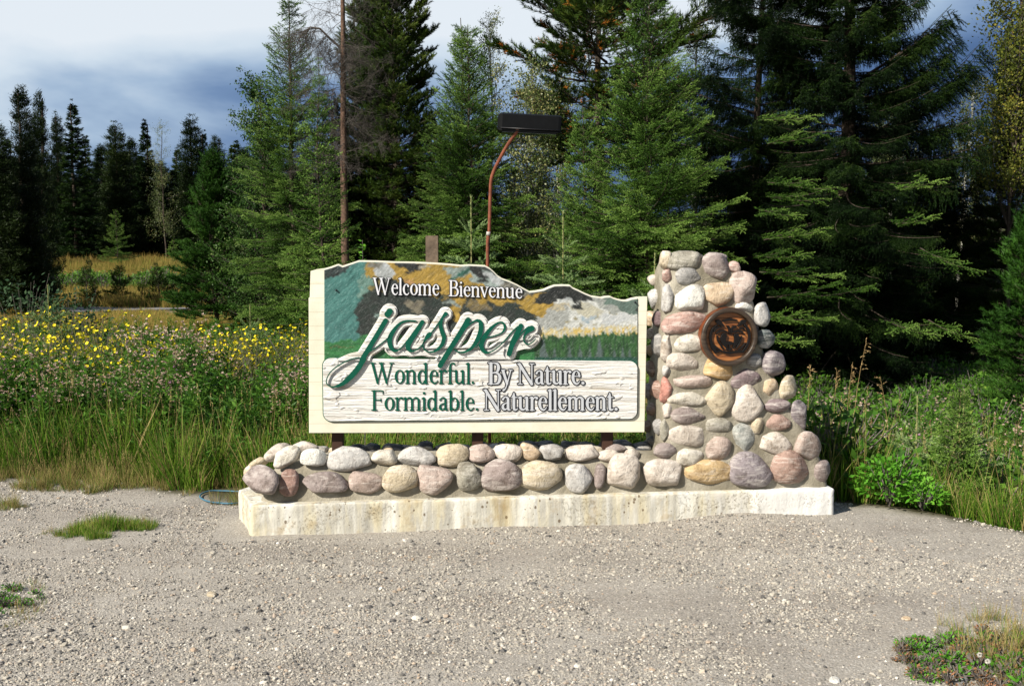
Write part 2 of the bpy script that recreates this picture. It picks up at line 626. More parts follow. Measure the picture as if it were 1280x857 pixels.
def loft(rows, n_front=90, n_side=18, cr=0.05, amp=0.01, seed=1, name='loft', freq=9.0, freq2=28.0):
    """rows: list of (uL,uR,vF,vB,z); rounded-rectangle rings, in monument coordinates"""
    V = []
    for (uL, uR, vF, vB, z) in rows:
        ring = []
        r = min(cr, (uR - uL) * 0.45, (vB - vF) * 0.45)
        for i in range(n_front):
            ring.append((uL + r + (uR - uL - 2 * r) * i / (n_front - 1), vF))
        for k in range(1, 6):
            a = -math.pi / 2 + math.pi / 2 * k / 6
            ring.append((uR - r + r * math.cos(a), vF + r + r * math.sin(a)))
        for i in range(n_side):
            ring.append((uR, vF + r + (vB - vF - 2 * r) * i / (n_side - 1)))
        for k in range(1, 6):
            a = math.pi / 2 * k / 6
            ring.append((uR - r + r * math.cos(a), vB - r + r * math.sin(a)))
        for i in range(n_front // 3):
            ring.append((uR - r - (uR - uL - 2 * r) * i / (n_front // 3 - 1), vB))
        for k in range(1, 6):
            a = math.pi / 2 + math.pi / 2 * k / 6
            ring.append((uL + r + r * math.cos(a), vB - r + r * math.sin(a)))
        for i in range(n_side):
            ring.append((uL, vB - r - (vB - vF - 2 * r) * i / (n_side - 1)))
        for k in range(1, 6):
            a = math.pi + math.pi / 2 * k / 6
            ring.append((uL + r + r * math.cos(a), vF + r + r * math.sin(a)))
        N = len(ring)
        V += [(u, v, z) for u, v in ring]
    V = np.array(V)
    R = len(rows)
    # cap: shrink rings toward the centre on top
    last = V[-N:]
    c = last.mean(0)
    zt = last[0, 2]
    extra = []
    for k, s in enumerate((0.93, 0.8, 0.6, 0.35, 0.1)):
        q = c + (last - c) * s
        q[:, 2] = zt + 0.012 * (k + 1) ** 0.5
        extra.append(q)
    V = np.concatenate([V] + extra)
    R2 = R + len(extra)
    # outward displacement
    nrm = np.zeros_like(V)
    for r in range(R2):
        q = V[r * N:(r + 1) * N]
        t = np.roll(q, -1, 0) - np.roll(q, 1, 0)
        nn = np.stack([t[:, 1], -t[:, 0], np.zeros(N)], -1)
        nn /= np.maximum(1e-9, np.linalg.norm(nn, axis=1))[:, None]
        if r >= R:
            nn = nn * 0; nn[:, 2] = 1
        nrm[r * N:(r + 1) * N] = nn
    d = n3(V, freq, seed) * amp + n3(V, freq2, seed + 4) * amp * 0.5
    V = V + nrm * d[:, None]
    V[:, 2] += n3(V, 6.0, seed + 2) * amp * 0.6 * (V[:, 2] > zt - 0.03)
    F = []
    for r in range(R2 - 1):
        a = np.arange(N) + r * N
        b = (np.arange(N) + 1) % N + r * N
        F.append(np.stack([a, b, b + N, a + N], -1))
    F = np.concatenate(F)
    return mesh_np(name, V, F, True)


# ---- concrete footing
FT = 0.185          # footing top
WT = 0.40           # top of the low wall


def footing():
    # plan outline (u, v) with a chamfered left end, right end squared
    bl = (ontop(299, 612, FT))
    rows = []
    out = []
    for i in range(161):
        out.append((LEN * i / 160, 0.0))
    for i in range(1, 25):
        out.append((LEN, 0.62 * i / 24))
    for i in range(1, 60):
        out.append((LEN * (1 - i / 60), 0.62))
    out.append((-0.02, 0.62))
    for i in range(1, 16):
        out.append((-0.02 - 0.10 * i / 15, 0.62 - 0.16 * i / 15))
    for i in range(1, 24):     # left end coming forward, with one facet
        t = i / 24
        u = -0.12 + 0.12 * (t ** 0.8)
        out.append((u, 0.46 * (1 - t)))
    out = np.array(out)
    N = len(out)
    zs = [-0.12, 0.0, 0.03, 0.06, 0.09, 0.12, 0.15, 0.172, 0.183, FT]
    ins = [0, 0, 0, 0, 0, 0, 0, 0.0, 0.003, 0.012]
    V = []
    c = out.mean(0)
    tang = np.roll(out, -1, 0) - np.roll(out, 1, 0)
    nn = np.stack([tang[:, 1], -tang[:, 0]], -1)
    nn /= np.linalg.norm(nn, axis=1)[:, None]
    for z, s in zip(zs, ins):
        q = out - nn * s
        V.append(np.concatenate([q, np.full((N, 1), z)], 1))
    q = c + (out - c) * np.array([0.93, 0.6])
    V.append(np.concatenate([q, np.full((N, 1), FT + 0.004)], 1))
    V = np.concatenate(V)
    # formwork board steps: each board casts its face at a slightly different depth
    bd = np.floor(V[:, 0] / 0.147 + 0.3 * np.sin(V[:, 0] * 3))
    fr_ = np.abs((V[:, 0] / 0.147 + 0.3 * np.sin(V[:, 0] * 3)) % 1 - .5)
    step = ((bd * 7919) % 5 - 2) * 0.0022 - 0.004 * (fr_ > .47)
    nz = n3(V, 16, 3) * 0.009 + n3(V, 45, 6) * 0.006 - 0.02 * np.maximum(0, n3(V, 11, 23) - .30)
    dd = (step + nz)
    fr = len(zs)
    for r in range(fr):
        V[r * N:(r + 1) * N, :2] += nn * dd[r * N:(r + 1) * N, None]
    V[(fr - 2) * N:, 2] += n3(V[(fr - 2) * N:], 14, 7) * 0.009 - 0.012 * np.maximum(0, n3(V[(fr - 2) * N:], 9, 17) - .35)
    F = []
    for r in range(fr):
        a = np.arange(N) + r * N
        b = (np.arange(N) + 1) % N + r * N
        F.append(np.stack([a, b, b + N, a + N], -1))
    me = mesh_np('footing', V, np.concatenate(F), True)
    o = link('concrete_footing', me, monument, M_conc)
    me.update()


footing()

# ---- mortar cores
uL0, _ = onfront(322, 600, 0.07)
uW1, _ = onfront(850, 600, 0.07)
rows = []
for k in range(12):
    t = k / 11
    z = FT - 0.01 + (WT - FT + 0.0) * t
    lean = 0.06 * t
    rows.append((uL0 + 0.015 + 0.10 * t ** 1.3, uW1, 0.048 + lean + 0.03 * (t ** 6), 0.56 - 0.02 * t, z))
me = loft(rows, 150, 26, 0.09, 0.014, 3, 'wall_mortar')
link('mortar', me, monument, M_mortar)

PR = [(608, 1040), (590, 1036), (572, 1030), (548, 1018), (520, 1000), (495, 986), (470, 972), (445, 962), (420, 955), (400, 951), (380, 948), (360, 938), (345, 930), (333, 915), (325, 895), (319, 872)]
PLx = [(608, 826), (500, 829), (400, 831), (340, 832), (319, 833)]


def pillar_edges(z):
    # find the picture row of height z on the front plane, then the edges
    vf = 0.045 + (z - FT) * 0.05
    lo, hi = 250.0, 680.0
    for _ in range(40):
        mid = (lo + hi) / 2
        if onfront(920, mid, vf)[1] > z: lo = mid
        else: hi = mid
    py = (lo + hi) / 2
    xr = np.interp(py, [a for a, b in PR][::-1], [b for a, b in PR][::-1])
    xl = np.interp(py, [a for a, b in PLx][::-1], [b for a, b in PLx][::-1])
    return onfront(xl, py, vf)[0], onfront(xr, py, vf)[0], vf


ztop = onfront(870, 322, 0.1)[1]
rows = []
for k in range(70):
    z = FT - 0.01 + (ztop - FT + 0.01) * (k / 69)
    a, b, vf = pillar_edges(z)
    t = k / 69
    topr = max(0, (z - ztop + 0.08) / 0.08)
    rows.append((a + 0.008 + 0.02 * topr, b - 0.015 - 0.02 * topr, vf - 0.006 + 0.03 * topr ** 2, 0.57 - 0.12 * t - 0.04 * topr, z))
me = loft(rows, 84, 34, 0.07, 0.013, 8, 'pillar_mortar')
link('mortar', me, monument, M_mortar)

# ---- stones
ICO = {}


def ico(sub):
    if sub not in ICO:
        bm = bmesh.new()
        bmesh.ops.create_icosphere(bm, subdivisions=sub, radius=1)
        bm.verts.ensure_lookup_table()
        ICO[sub] = (np.array([v.co[:] for v in bm.verts]), np.array([[v.index for v in f.verts] for f in bm.faces]))
        bm.free()
    return ICO[sub]


SCOL = dict(cream=(.46, .395, .285), palewhite=(.54, .505, .43), white=(.60, .595, .55), grey=(.27, .265, .255), lgrey=(.43, .42, .40),
            shaded_slate=(.08, .083, .09), olive=(.30, .285, .235), pink=(.39, .315, .275), palepink=(.50, .445, .385), rose=(.37, .25, .215),
            red=(.40, .18, .14), mauve=(.275, .23, .215), dmauve=(.17, .125, .13), tan=(.48, .37, .25), ochre=(.47, .34, .18),
            brown=(.25, .18, .14), bgreen=(.13, .155, .155), ggreen=(.33, .345, .32), purple=(.21, .18, .19), redbrown=(.32, .215, .175), gold=(.46, .30, .13))
srng = random.Random(7)


def stone(c, ax, ay, n, w, h, dep, ang, col, seed, boxy=2.4, sub=3):
    """c: world centre, ax/ay in-plane axes, n outward"""
    S, Fc = ico(sub)
    rs = np.random.RandomState(seed)
    P = S.copy()
    e = 2.0 / boxy
    q = np.sign(P) * np.abs(P) ** e
    q /= (np.abs(q) ** boxy).sum(1)[:, None] ** (1 / boxy)
    # irregular outline: skew and taper
    q[:, 0] *= 1 + 0.16 * rs.uniform(-1, 1) * q[:, 1]
    q[:, 1] *= 1 + 0.16 * rs.uniform(-1, 1) * q[:, 0]
    d = 1 + 0.26 * n3(q, 0.8, seed) + 0.15 * n3(q, 1.7, seed + 5) + 0.05 * n3(q, 4.2, seed + 11) + 0.02 * n3(q, 9, seed + 13)
    q = q * d[:, None]
    # a couple of worn facets
    for _ in range(rs.randint(3, 8)):
        dr = rs.normal(size=3); dr[2] = abs(dr[2]); dr /= np.linalg.norm(dr)
        lim = rs.uniform(0.72, 0.9)
        pr = q @ dr
        over = np.maximum(0, pr - lim)
        q = q - dr * (over * 0.92)[:, None]
    ca, sa = math.cos(ang), math.sin(ang)
    lx = q[:, 0] * w / 2 * ca - q[:, 1] * h / 2 * sa
    ly = q[:, 0] * w / 2 * sa + q[:, 1] * h / 2 * ca
    lz = q[:, 2] * dep
    ax, ay, n = np.array(ax), np.array(ay), np.array(n)
    Wd = lx[:, None] * ax + ly[:, None] * ay + lz[:, None] * n
    me = mesh_np('stone', Wd, Fc, True)
    me.materials.append(M_stone)
    o = bpy.data.objects.new('stone', me)
    COL.objects.link(o)
    o.parent = monument
    pm = Matrix.Translation(monument.location) @ monument.rotation_euler.to_matrix().to_4x4()
    o.matrix_parent_inverse = pm.inverted()
    o.location = c
    j = srng.uniform(-0.03, 0.03)
    o.color = (max(.04, col[0] + j), max(.04, col[1] + j), max(.04, col[2] + j), 1)
    return o


PXM = 1.0 / FPX     # metres per photo pixel per metre of distance
sidx = [0]


def front_stone(px, py, wpx, hpx, ang, col, v=None, tilt=0.0, up=0.0, boxy=2.5, dep=None):
    if v is None: v = 0.05
    u, z = onfront(px, py, v)
    c = mon(u, v, z)
    dist = c.y
    w, h = wpx * PXM * dist, hpx * PXM * dist
    n = (-VV + U * tilt + Vector((0, 0, 1)) * up).normalized()
    ax = Vector((0, 0, 1)).cross(n).normalized() * 1
    # ax must point to picture right
    if ax.dot(U) < 0: ax = -ax
    ay = n.cross(ax).normalized()
    if ay.z < 0: ay = -ay
    sidx[0] += 1
    m = min(w, h)
    d = dep if dep else max(0.040, 0.35 * m)
    stone(c - n * 0.004, ax, ay, n, w * 1.16, h * 1.15, d, -math.radians(ang), SCOL[col], 100 + sidx[0], boxy)


# wall, front rows: (zoom x, zoom y, w, h, angle, colour) ; origin/scale of the study crops
def C(x, y, ox=290): return ox + x / 4.923, 530 + y / 4.923


for (x, y, w, h, a, c, v, up) in [
    (280, 165, 160, 78, -35, 'palepink', .26, .9), (333, 202, 165, 108, -25, 'palewhite', .12, .5), (450, 138, 150, 48, 5, 'palepink', .34, 1.5),
    (505, 203, 140, 95, 5, 'white', .11, .35), (718, 208, 252, 140, 4, 'lgrey', .115, .35), (938, 200, 152, 97, 0, 'palewhite', .115, .35),
    (1135, 196, 212, 108, 2, 'lgrey', .12, .4), (178, 348, 205, 165, 12, 'mauve', .03, .35), (350, 362, 104, 150, 8, 'rose', .055, .1),
    (570, 360, 252, 132, 3, 'mauve', .055, .1), (818, 361, 195, 126, 6, 'pink', .055, .1), (1035, 337, 204, 158, 4, 'cream', .055, .1),
    (1243, 340, 185, 165, 12, 'pink', .055, .1), (110, 292, 72, 70, -30, 'tan', .28, .4), (155, 240, 120, 46, -38, 'cream', .30, .8)]:
    px, py = C(x, y)
    front_stone(px, py, w / 4.923, h / 4.923, a, c, v, -0.5 if x < 200 else 0.0, up)
for (x, y, w, h, a, c, v, up) in [
    (125, 190, 182, 120, -6, 'cream', .115, .35), (306, 178, 145, 97, -4, 'pink', .115, .35), (470, 178, 152, 100, 4, 'palepink', .115, .35),
    (605, 165, 112, 88, 25, 'tan', .12, .35), (734, 174, 142, 92, 16, 'lgrey', .115, .35), (930, 172, 204, 96, 0, 'palepink', .12, .4),
    (1085, 190, 118, 70, 10, 'palepink', .12, .4), (1132, 152, 112, 54, 0, 'mauve', .2, .8), (1235, 185, 90, 60, 0, 'palepink', .14, .5),
    (222, 320, 156, 156, 0, 'olive', .055, .1), (431, 316, 222, 176, 4, 'mauve', .055, .1), (672, 318, 236, 176, 0, 'cream', .055, .1),
    (905, 332, 166, 158, 0, 'lgrey', .055, .1), (1032, 312, 62, 152, 6, 'mauve', .055, .1), (1190, 292, 200, 186, 10, 'palepink', .055, .1)]:
    px, py = C(x, y, 540)
    front_stone(px, py, w / 4.923, h / 4.923, a, c, v, 0.0, up)

# stones lying on the wall top towards the back; dark ones have the sign's shadow painted in
for (x, y, w, col, ox) in [(770, 130, 150, 'shaded_slate', 290), (860, 121, 110, 'shaded_slate', 290), (980, 121, 150, 'shaded_slate', 290), (965, 141, 90, 'tan', 290),
                           (1135, 132, 210, 'cream', 290), (640, 134, 110, 'cream', 290), (560, 127, 90, 'lgrey', 290),
                           (80, 122, 125, 'shaded_slate', 540), (190, 130, 130, 'lgrey', 540), (390, 130, 110, 'lgrey', 540),
                           (425, 116, 90, 'shaded_slate', 540), (580, 112, 125, 'shaded_slate', 540), (605, 131, 105, 'cream', 540), (705, 104, 105, 'shaded_slate', 540),
                           (750, 130, 110, 'palewhite', 540), (835, 109, 110, 'shaded_slate', 540), (875, 128, 100, 'tan', 540), (950, 112, 120, 'shaded_slate', 540),
                           (995, 136, 120, 'cream', 540), (1090, 128, 80, 'palewhite', 540), (1180, 108, 110, 'shaded_slate', 540), (1200, 140, 100, 'palewhite', 540), (1290, 112, 110, 'shaded_slate', 540),
                           (300, 118, 100, 'shaded_slate', 540), (1070, 108, 100, 'shaded_slate', 540), (-40, 114, 100, 'shaded_slate', 540)]:
    px, py = C(x, y, ox)
    back = py < 555.0
    uu, vv = ontop(px, py + 2.5, WT + (0.03 if back else 0.02))
    vv = min(vv, 0.53)
    c = mon(uu, vv, WT + (0.012 if back else 0.0))
    w = w / 4.923 * PXM * c.y
    sidx[0] += 1
    stone(c, U, VV, Vector((0, 0, 1)), w, 0.15 if back else 0.12, 0.042, srng.uniform(-.2, .2), SCOL[col], 200 + sidx[0], 2.4)
for k in range(9):      # the rear face, seen only from elsewhere
    for r in range(2):
        sidx[0] += 1
        c = mon(0.25 + k * 0.28 + 0.12 * r, 0.56, FT + 0.07 + 0.12 * r)
        stone(c, -U, Vector((0, 0, 1)), VV, srng.uniform(.2, .26), .12, .045, srng.uniform(-.1, .1), SCOL[srng.choice(['pink', 'mauve', 'grey', 'cream', 'brown'])], 300 + sidx[0], 2.5, 2)


def P5(x, y): return 790 + x / 4.285, 300 + y / 4.285
def P6(x, y): return 790 + x / 4.285, 450 + y / 4.285


pillar_front = [  # (crop, x, y, w, h, ang, col, tilt)
    (5, 180, 108, 62, 88, 0, 'cream', -.3), (5, 285, 108, 185, 82, -4, 'olive', 0), (5, 190, 192, 56, 66, 0, 'rose', -.3), (5, 297, 190, 152, 92, 4, 'grey', 0),
    (5, 447, 147, 136, 136, 15, 'mauve', .1), (5, 553, 146, 62, 48, 25, 'rose', .6), (5, 598, 258, 152, 162, 0, 'pink', .35), (5, 460, 290, 145, 122, -6, 'tan', 0),
    (5, 307, 317, 152, 142, 3, 'white', 0), (5, 186, 310, 64, 132, 3, 'lgrey', -.4), (5, 288, 440, 222, 98, -4, 'rose', 0), (5, 700, 400, 84, 112, 5, 'lgrey', .6),
    (5, 600, 358, 90, 50, 10, 'white', 0), (5, 318, 552, 190, 102, 2, 'palewhite', 0), (5, 718, 530, 108, 94, 5, 'bgreen', .4), (5, 183, 572, 56, 142, 4, 'palepink', -.4),
    (5, 270, 658, 152, 86, 5, 'palepink', 0), (5, 763, 662, 142, 132, 8, 'purple', .4), (5, 655, 645, 80, 70, 10, 'grey', 0), (5, 184, 698, 42, 56, 10, 'lgrey', -.2),
    (5, 463, 690, 176, 116, 18, 'gold', 0), (5, 605, 745, 150, 96, -22, 'dmauve', 0), (5, 320, 760, 190, 70, 3, 'pink', 0), (5, 735, 790, 86, 96, 10, 'tan', .2),
    (5, 838, 795, 92, 124, 15, 'cream', .6),
    (6, 180, 160, 58, 124, 8, 'red', -.4), (6, 297, 207, 182, 76, 0, 'palewhite', 0), (6, 463, 207, 140, 165, 12, 'cream', 0), (6, 610, 235, 150, 168, 28, 'palepink', 0),
    (6, 772, 243, 142, 66, 4, 'dmauve', 0), (6, 902, 298, 90, 148, -10, 'purple', .6), (6, 190, 270, 56, 76, 0, 'palepink', -.4), (6, 303, 298, 176, 86, 6, 'mauve', 0),
    (6, 468, 347, 142, 90, 3, 'olive', 0), (6, 667, 340, 70, 102, 5, 'cream', 0), (6, 778, 337, 136, 86, 2, 'redbrown', 0), (6, 598, 412, 112, 146, -10, 'ggreen', 0),
    (6, 295, 403, 195, 110, 6, 'palepink', 0), (6, 762, 442, 172, 106, 6, 'palepink', 0), (6, 943, 460, 158, 132, 18, 'pink', .5), (6, 467, 475, 140, 126, 0, 'pink', 0),
    (6, 178, 487, 110, 76, 6, 'mauve', 0), (6, 310, 518, 142, 92, 0, 'palewhite', 0), (6, 417, 605, 236, 120, 2, 'ochre', 0), (6, 632, 585, 206, 166, 6, 'purple', 0),
    (6, 850, 575, 196, 170, 8, 'redbrown', 0), (6, 1017, 597, 106, 106, 0, 'mauve', .5), (6, 168, 603, 200, 146, 4, 'palepink', 0), (6, 175, 372, 44, 110, 0, 'olive', -.4)]
for (cr, x, y, w, h, a, c, tl) in pillar_front:
    px, py = (P5 if cr == 5 else P6)(x, y)
    z0 = onfront(px, py, 0.08)[1]
    v = 0.045 + (z0 - FT) * 0.05
    front_stone(px, py, w / 4.285, h / 4.285, a, c, v + 0.25 * max(0, tl) * 0.10 + (0.02 if tl < 0 else 0), tl, 0.0)

# left flank of the pillar (shaded by the sign board)
for (cr, x, y, w, h, c) in [(5, 117, 215, 70, 62, 'palepink'), (5, 120, 315, 66, 104, 'lgrey'), (5, 145, 420, 50, 84, 'dmauve'), (5, 100, 420, 40, 78, 'tan'),
                            (5, 108, 500, 58, 64, 'palepink'), (5, 148, 570, 44, 130, 'grey'), (5, 103, 590, 50, 70, 'tan'), (5, 112, 690, 74, 92, 'brown'),
                            (5, 95, 810, 44, 80, 'mauve'), (6, 135, 160, 50, 110, 'redbrown'), (6, 115, 265, 80, 68, 'brown'), (6, 92, 352, 62, 68, 'brown'), (6, 112, 425, 100, 44, 'shaded_slate'), (6, 150, 360, 34, 90, 'grey')]:
    px, py = (P5 if cr == 5 else P6)(x, y)
    z0 = onfront(px, py, 0.25)[1]
    ul = pillar_edges(min(max(z0, FT), ztop))[0] + 0.012
    p = isect(px, py, mon(ul, 0, 0), U)
    v = min(max((p - FL).dot(VV), 0.1), 0.48)
    c3 = mon(ul, v, p.z)
    sidx[0] += 1
    hh = h / 4.285 * PXM * c3.y
    ww = min(0.17, max(hh * 1.2, 0.09))
    stone(c3, -VV, Vector((0, 0, 1)), -U, ww, hh, 0.045, 0, SCOL[c], 400 + sidx[0], 2.5)
# right flank, top and back stones, seen only from elsewhere or as a rim
for k in range(9):
    z = FT + 0.1 + 0.15 * k
    a, b, vf = pillar_edges(z)
    for v in (0.2, 0.38):
        sidx[0] += 1
        stone(mon(b - 0.035, v + 0.04 * (k % 2), z), VV, Vector((0, 0, 1)), (U + Vector((0, 0, .3))).normalized(), .15, .12, .04, 0, SCOL[srng.choice(list(SCOL)[:14])], 500 + sidx[0], 2.5, 2)
    vb = 0.57 - 0.12 * k / 9
    nb = max(1, int((b - a) / 0.22))
    for q in range(nb):
        sidx[0] += 1
        stone(mon(a + (b - a) * (q + .5) / nb, vb, z), -U, Vector((0, 0, 1)), VV, .19, .12, .04, 0, SCOL[srng.choice(list(SCOL)[:14])], 600 + sidx[0], 2.5, 2)
for (px, v, col) in [(842, .25, 'lgrey'), (866, .3, 'olive'), (895, .28, 'mauve'), (850, .4, 'pink')]:
    p = isect(px, 322, mon(0, v, 0), VV)
    sidx[0] += 1
    stone(mon((p - FL).dot(U), v, ztop - 0.005), U, VV, Vector((0, 0, 1)), .13, .12, .035, 0, SCOL[col], 700 + sidx[0], 2.4)

# ================================================================== THE CARVED SIGN
SGA = math.radians(3.0)
SO = mon(LEN * 0.42, 0.27, 0)             # a point of the sign's front plane
SU = Vector((math.cos(SGA), math.sin(SGA), 0))
SN = Vector((math.sin(SGA), -math.cos(SGA), 0))     # outward (to the camera)
s0 = isect(386, 541, SO, SN)
s1 = isect(806, 540, SO, SN)
SBASE = Vector((s0.x, s0.y, 0))
sign = thing('welcome_sign', 'carved wooden welcome sign with painted mountains and white jasper lettering on dark posts', 'sign', SBASE, SGA)


def sg(px, py, d=0.0):
    """photo point -> (x along the board, z up) on the plane d in front of the board's face"""
    p = isect(px, py, SO + SN * d, SN)
    return ((p - SBASE).dot(SU), p.z)


# inside the sign's own frame: x along, y = -outward, z up
def sdf_discs(gx, gz, discs):
    f = np.full(gx.shape, 1e9)
    for (x, z, r) in discs:
        np.minimum(f, np.hypot(gx - x, gz - z) - r, out=f)
    return f


def march(F, x0, z0, h):
    """contour loops of F=0 (inside negative) by marching squares"""
    ny, nx = F.shape
    seg = {}
    def ip(a, b, fa, fb):
        t = fa / (fa - fb)
        return (a[0] + (b[0] - a[0]) * t, a[1] + (b[1] - a[1]) * t)
    ins = F < 0
    cells = np.argwhere((ins[:-1, :-1].astype(int) + ins[1:, :-1] + ins[:-1, 1:] + ins[1:, 1:]) % 4 != 0)
    pts = {}
    nxt = {}
    def edge(j, i, d):
        k = (j, i, d)
        if k not in pts:
            if d == 0:
                pts[k] = ip((i, j), (i + 1, j), F[j, i], F[j, i + 1])
            else:
                pts[k] = ip((i, j), (i, j + 1), F[j, i], F[j + 1, i])
        return k
    T = {1: [(3, 0)], 2: [(0, 1)], 3: [(3, 1)], 4: [(1, 2)], 5: [(3, 2), (1, 0)], 6: [(0, 2)], 7: [(3, 2)],
         8: [(2, 3)], 9: [(2, 0)], 10: [(0, 3), (2, 1)], 11: [(2, 1)], 12: [(1, 3)], 13: [(1, 0)], 14: [(0, 3)]}
    for j, i in cells:
        c = int(ins[j, i]) | int(ins[j, i + 1]) << 1 | int(ins[j + 1, i + 1]) << 2 | int(ins[j + 1, i]) << 3
        E = [(j, i, 0), (j, i + 1, 1), (j + 1, i, 0), (j, i, 1)]
        for a, b in T[c]:
            nxt.setdefault(edge(*E[a]), []).append(edge(*E[b]))
    loops = []
    used = set()
    for k in list(nxt):
        if k in used: continue
        lp = []
        cur = k
        while cur not in used and cur in nxt:
            used.add(cur)
            lp.append(pts[cur])
            cur = nxt[cur][0]
        if len(lp) > 5:
            loops.append([(x0 + p[0] * h, z0 + p[1] * h) for p in lp])
    return loops


def simplify(lp, tol):
    out = [lp[0]]
    for i in range(1, len(lp) - 1):
        a = out[-1]; b = lp[i]; c = lp[i + 1]
        ax, ay = b[0] - a[0], b[1] - a[1]
        cx, cy = c[0] - a[0], c[1] - a[1]
        L = math.hypot(cx, cy)
        if L < 1e-12 or abs(ax * cy - ay * cx) / L > tol or math.hypot(ax, ay) > 0.02:
            out.append(b)
    out.append(lp[-1])
    return out


def slab(name, loops, y_front, thick, mat, parent, bevel=0.0, tol=0.00012):
    """closed loops in (x,z) -> filled plate with real thickness, front face at y=y_front (towards -y)"""
    cu = bpy.data.curves.new(name, 'CURVE')
    cu.dimensions = '2D'
    cu.fill_mode = 'BOTH'
    for lp in loops:
        lp = simplify(lp, tol) if tol else lp
        if len(lp) < 4: continue
        sp = cu.splines.new('POLY')
        sp.points.add(len(lp) - 1)
        for k, (x, z) in enumerate(lp):
            sp.points[k].co = (x, z, 0, 1)
        sp.use_cyclic_u = True
    cu.extrude = thick / 2
    if bevel:
        cu.bevel_depth = bevel
        cu.offset = -bevel
        cu.extrude = max(1e-5, thick / 2 - bevel)
    tmp = bpy.data.objects.new('tmp', cu)
    COL.objects.link(tmp)
    dg = bpy.context.evaluated_depsgraph_get()
    me = bpy.data.meshes.new_from_object(tmp.evaluated_get(dg))
    bpy.data.objects.remove(tmp)
    bpy.data.curves.remove(cu)
    n = len(me.vertices)
    co = np.empty(n * 3, np.float32)
    me.vertices.foreach_get('co', co)
    co = co.reshape(-1, 3)
    new = np.stack([co[:, 0], y_front + thick / 2 - co[:, 2], co[:, 1]], -1)
    me.vertices.foreach_set('co', new.ravel())
    me.name = name
    me.materials.clear()
    me.polygons.foreach_set('use_smooth', np.zeros(len(me.polygons), bool))
    me.polygons.foreach_set('material_index', np.zeros(len(me.polygons), np.int32))
    me.update()
    return link(name, me, parent, mat)


def cat(pts, step=0.35):
    """Catmull-Rom through (x,y,w) points, dense samples"""
    P = np.array(pts, float)
    if len(P) == 2:
        n = max(2, int(np.hypot(*(P[1, :2] - P[0, :2])) / step))
        t = np.linspace(0, 1, n)[:, None]
        return P[0] * (1 - t) + P[1] * t
    Q = np.vstack([2 * P[0] - P[1], P, 2 * P[-1] - P[-2]])
    out = []
    for i in range(1, len(Q) - 2):
        a, b, c, d = Q[i - 1], Q[i], Q[i + 1], Q[i + 2]
        n = max(2, int(np.hypot(*(c[:2] - b[:2])) / step))
        t = np.linspace(0, 1, n, endpoint=False)[:, None]
        out.append(0.5 * (2 * b + (c - a) * t + (2 * a - 5 * b + 4 * c - d) * t ** 2 + (3 * b - a - 3 * c + d) * t ** 3))
    out.append(P[-1:])
    return np.vstack(out)


def lin(pts, step=0.35):
    P = np.array(pts, float)
    return np.vstack([cat(P[i:i + 2], step) for i in range(len(P) - 1)])


PX = PXM * SO.y       # one photo pixel on the board, metres


def field_loops(discs, h, offs):
    """discs in board metres; returns list of loops for each offset"""
    D = np.array(discs)
    m = max(offs) + D[:, 2].max() + 3 * h
    x0, x1 = D[:, 0].min() - m, D[:, 0].max() + m
    z0, z1 = D[:, 1].min() - m, D[:, 1].max() + m
    gx, gz = np.meshgrid(np.arange(x0, x1, h), np.arange(z0, z1, h))
    f = sdf_discs(gx, gz, D)
    return [march(f - o + 1e-7, x0, z0, h) for o in offs], (gx, gz, f, x0, z0)


# ---- materials of the sign
def cream_fn(nt, p):
    v = objco(nt)
    sep = nd(nt, 'ShaderNodeSeparateXYZ'); lk(nt, v, sep.inputs[0])
    n1 = noise(nt, mapping(nt, v, (3, 3, 40)), 1.0, 4, 0.6)
    n2 = noise(nt, v, 6, 4)
    c = ramp(nt, [(0.3, (0.56, 0.54, 0.43)), (0.7, (0.66, 0.64, 0.53))], n2).outputs[0]
    z = mth(nt, 'FRACT', mth(nt, 'MULTIPLY_ADD', n2, 0.05, mth(nt, 'MULTIPLY', sep.outputs[2], 11.5)))
    ln = mth(nt, 'LESS_THAN', z, 0.035)
    c = mixc(nt, mth(nt, 'MULTIPLY', ln, 0.45), c, (0.34, 0.30, 0.19))
    gr = ramp(nt, [(0.56, (0, 0, 0)), (0.74, (1, 1, 1))], n1)
    c = mixc(nt, mth(nt, 'MULTIPLY', gr.outputs[0], 0.35), c, (0.42, 0.38, 0.26))
    lk(nt, c, p.inputs['Base Color'])
    bump(nt, p, mth(nt, 'MULTIPLY_ADD', ln, -0.8, mth(nt, 'MULTIPLY', n1, 0.25)), 0.35, 0.004)


M_cream = material('cream_paint', cream_fn, 0.55, 0.35)


def whitewood_fn(nt, p):
    v = objco(nt)
    wv = mixc(nt, 0.03, v, noise(nt, v, 5, 3, 0.5, 0, 'Color'))
    g1 = noise(nt, mapping(nt, wv, (1.6, 1, 34)), 1.0, 5, 0.62)
    g2 = noise(nt, mapping(nt, wv, (5, 1, 110)), 1.0, 4, 0.6)
    kn = noise(nt, mapping(nt, v, (9, 1, 16)), 1.0, 2)
    h = mth(nt, 'MULTIPLY_ADD', g2, 0.3, g1)
    h = mth(nt, 'MULTIPLY_ADD', ramp(nt, [(0.6, (0, 0, 0)), (0.66, (1, 1, 1))], kn).outputs[0], 0.35, h)
    dirt = ramp(nt, [(0.34, (1, 1, 1)), (0.47, (0, 0, 0))], g1)
    c = mixc(nt, mth(nt, 'MULTIPLY', dirt.outputs[0], 0.75), (0.62, 0.615, 0.59), (0.30, 0.25, 0.17))
    lk(nt, c, p.inputs['Base Color'])
    bump(nt, p, h, 1.0, 0.022)


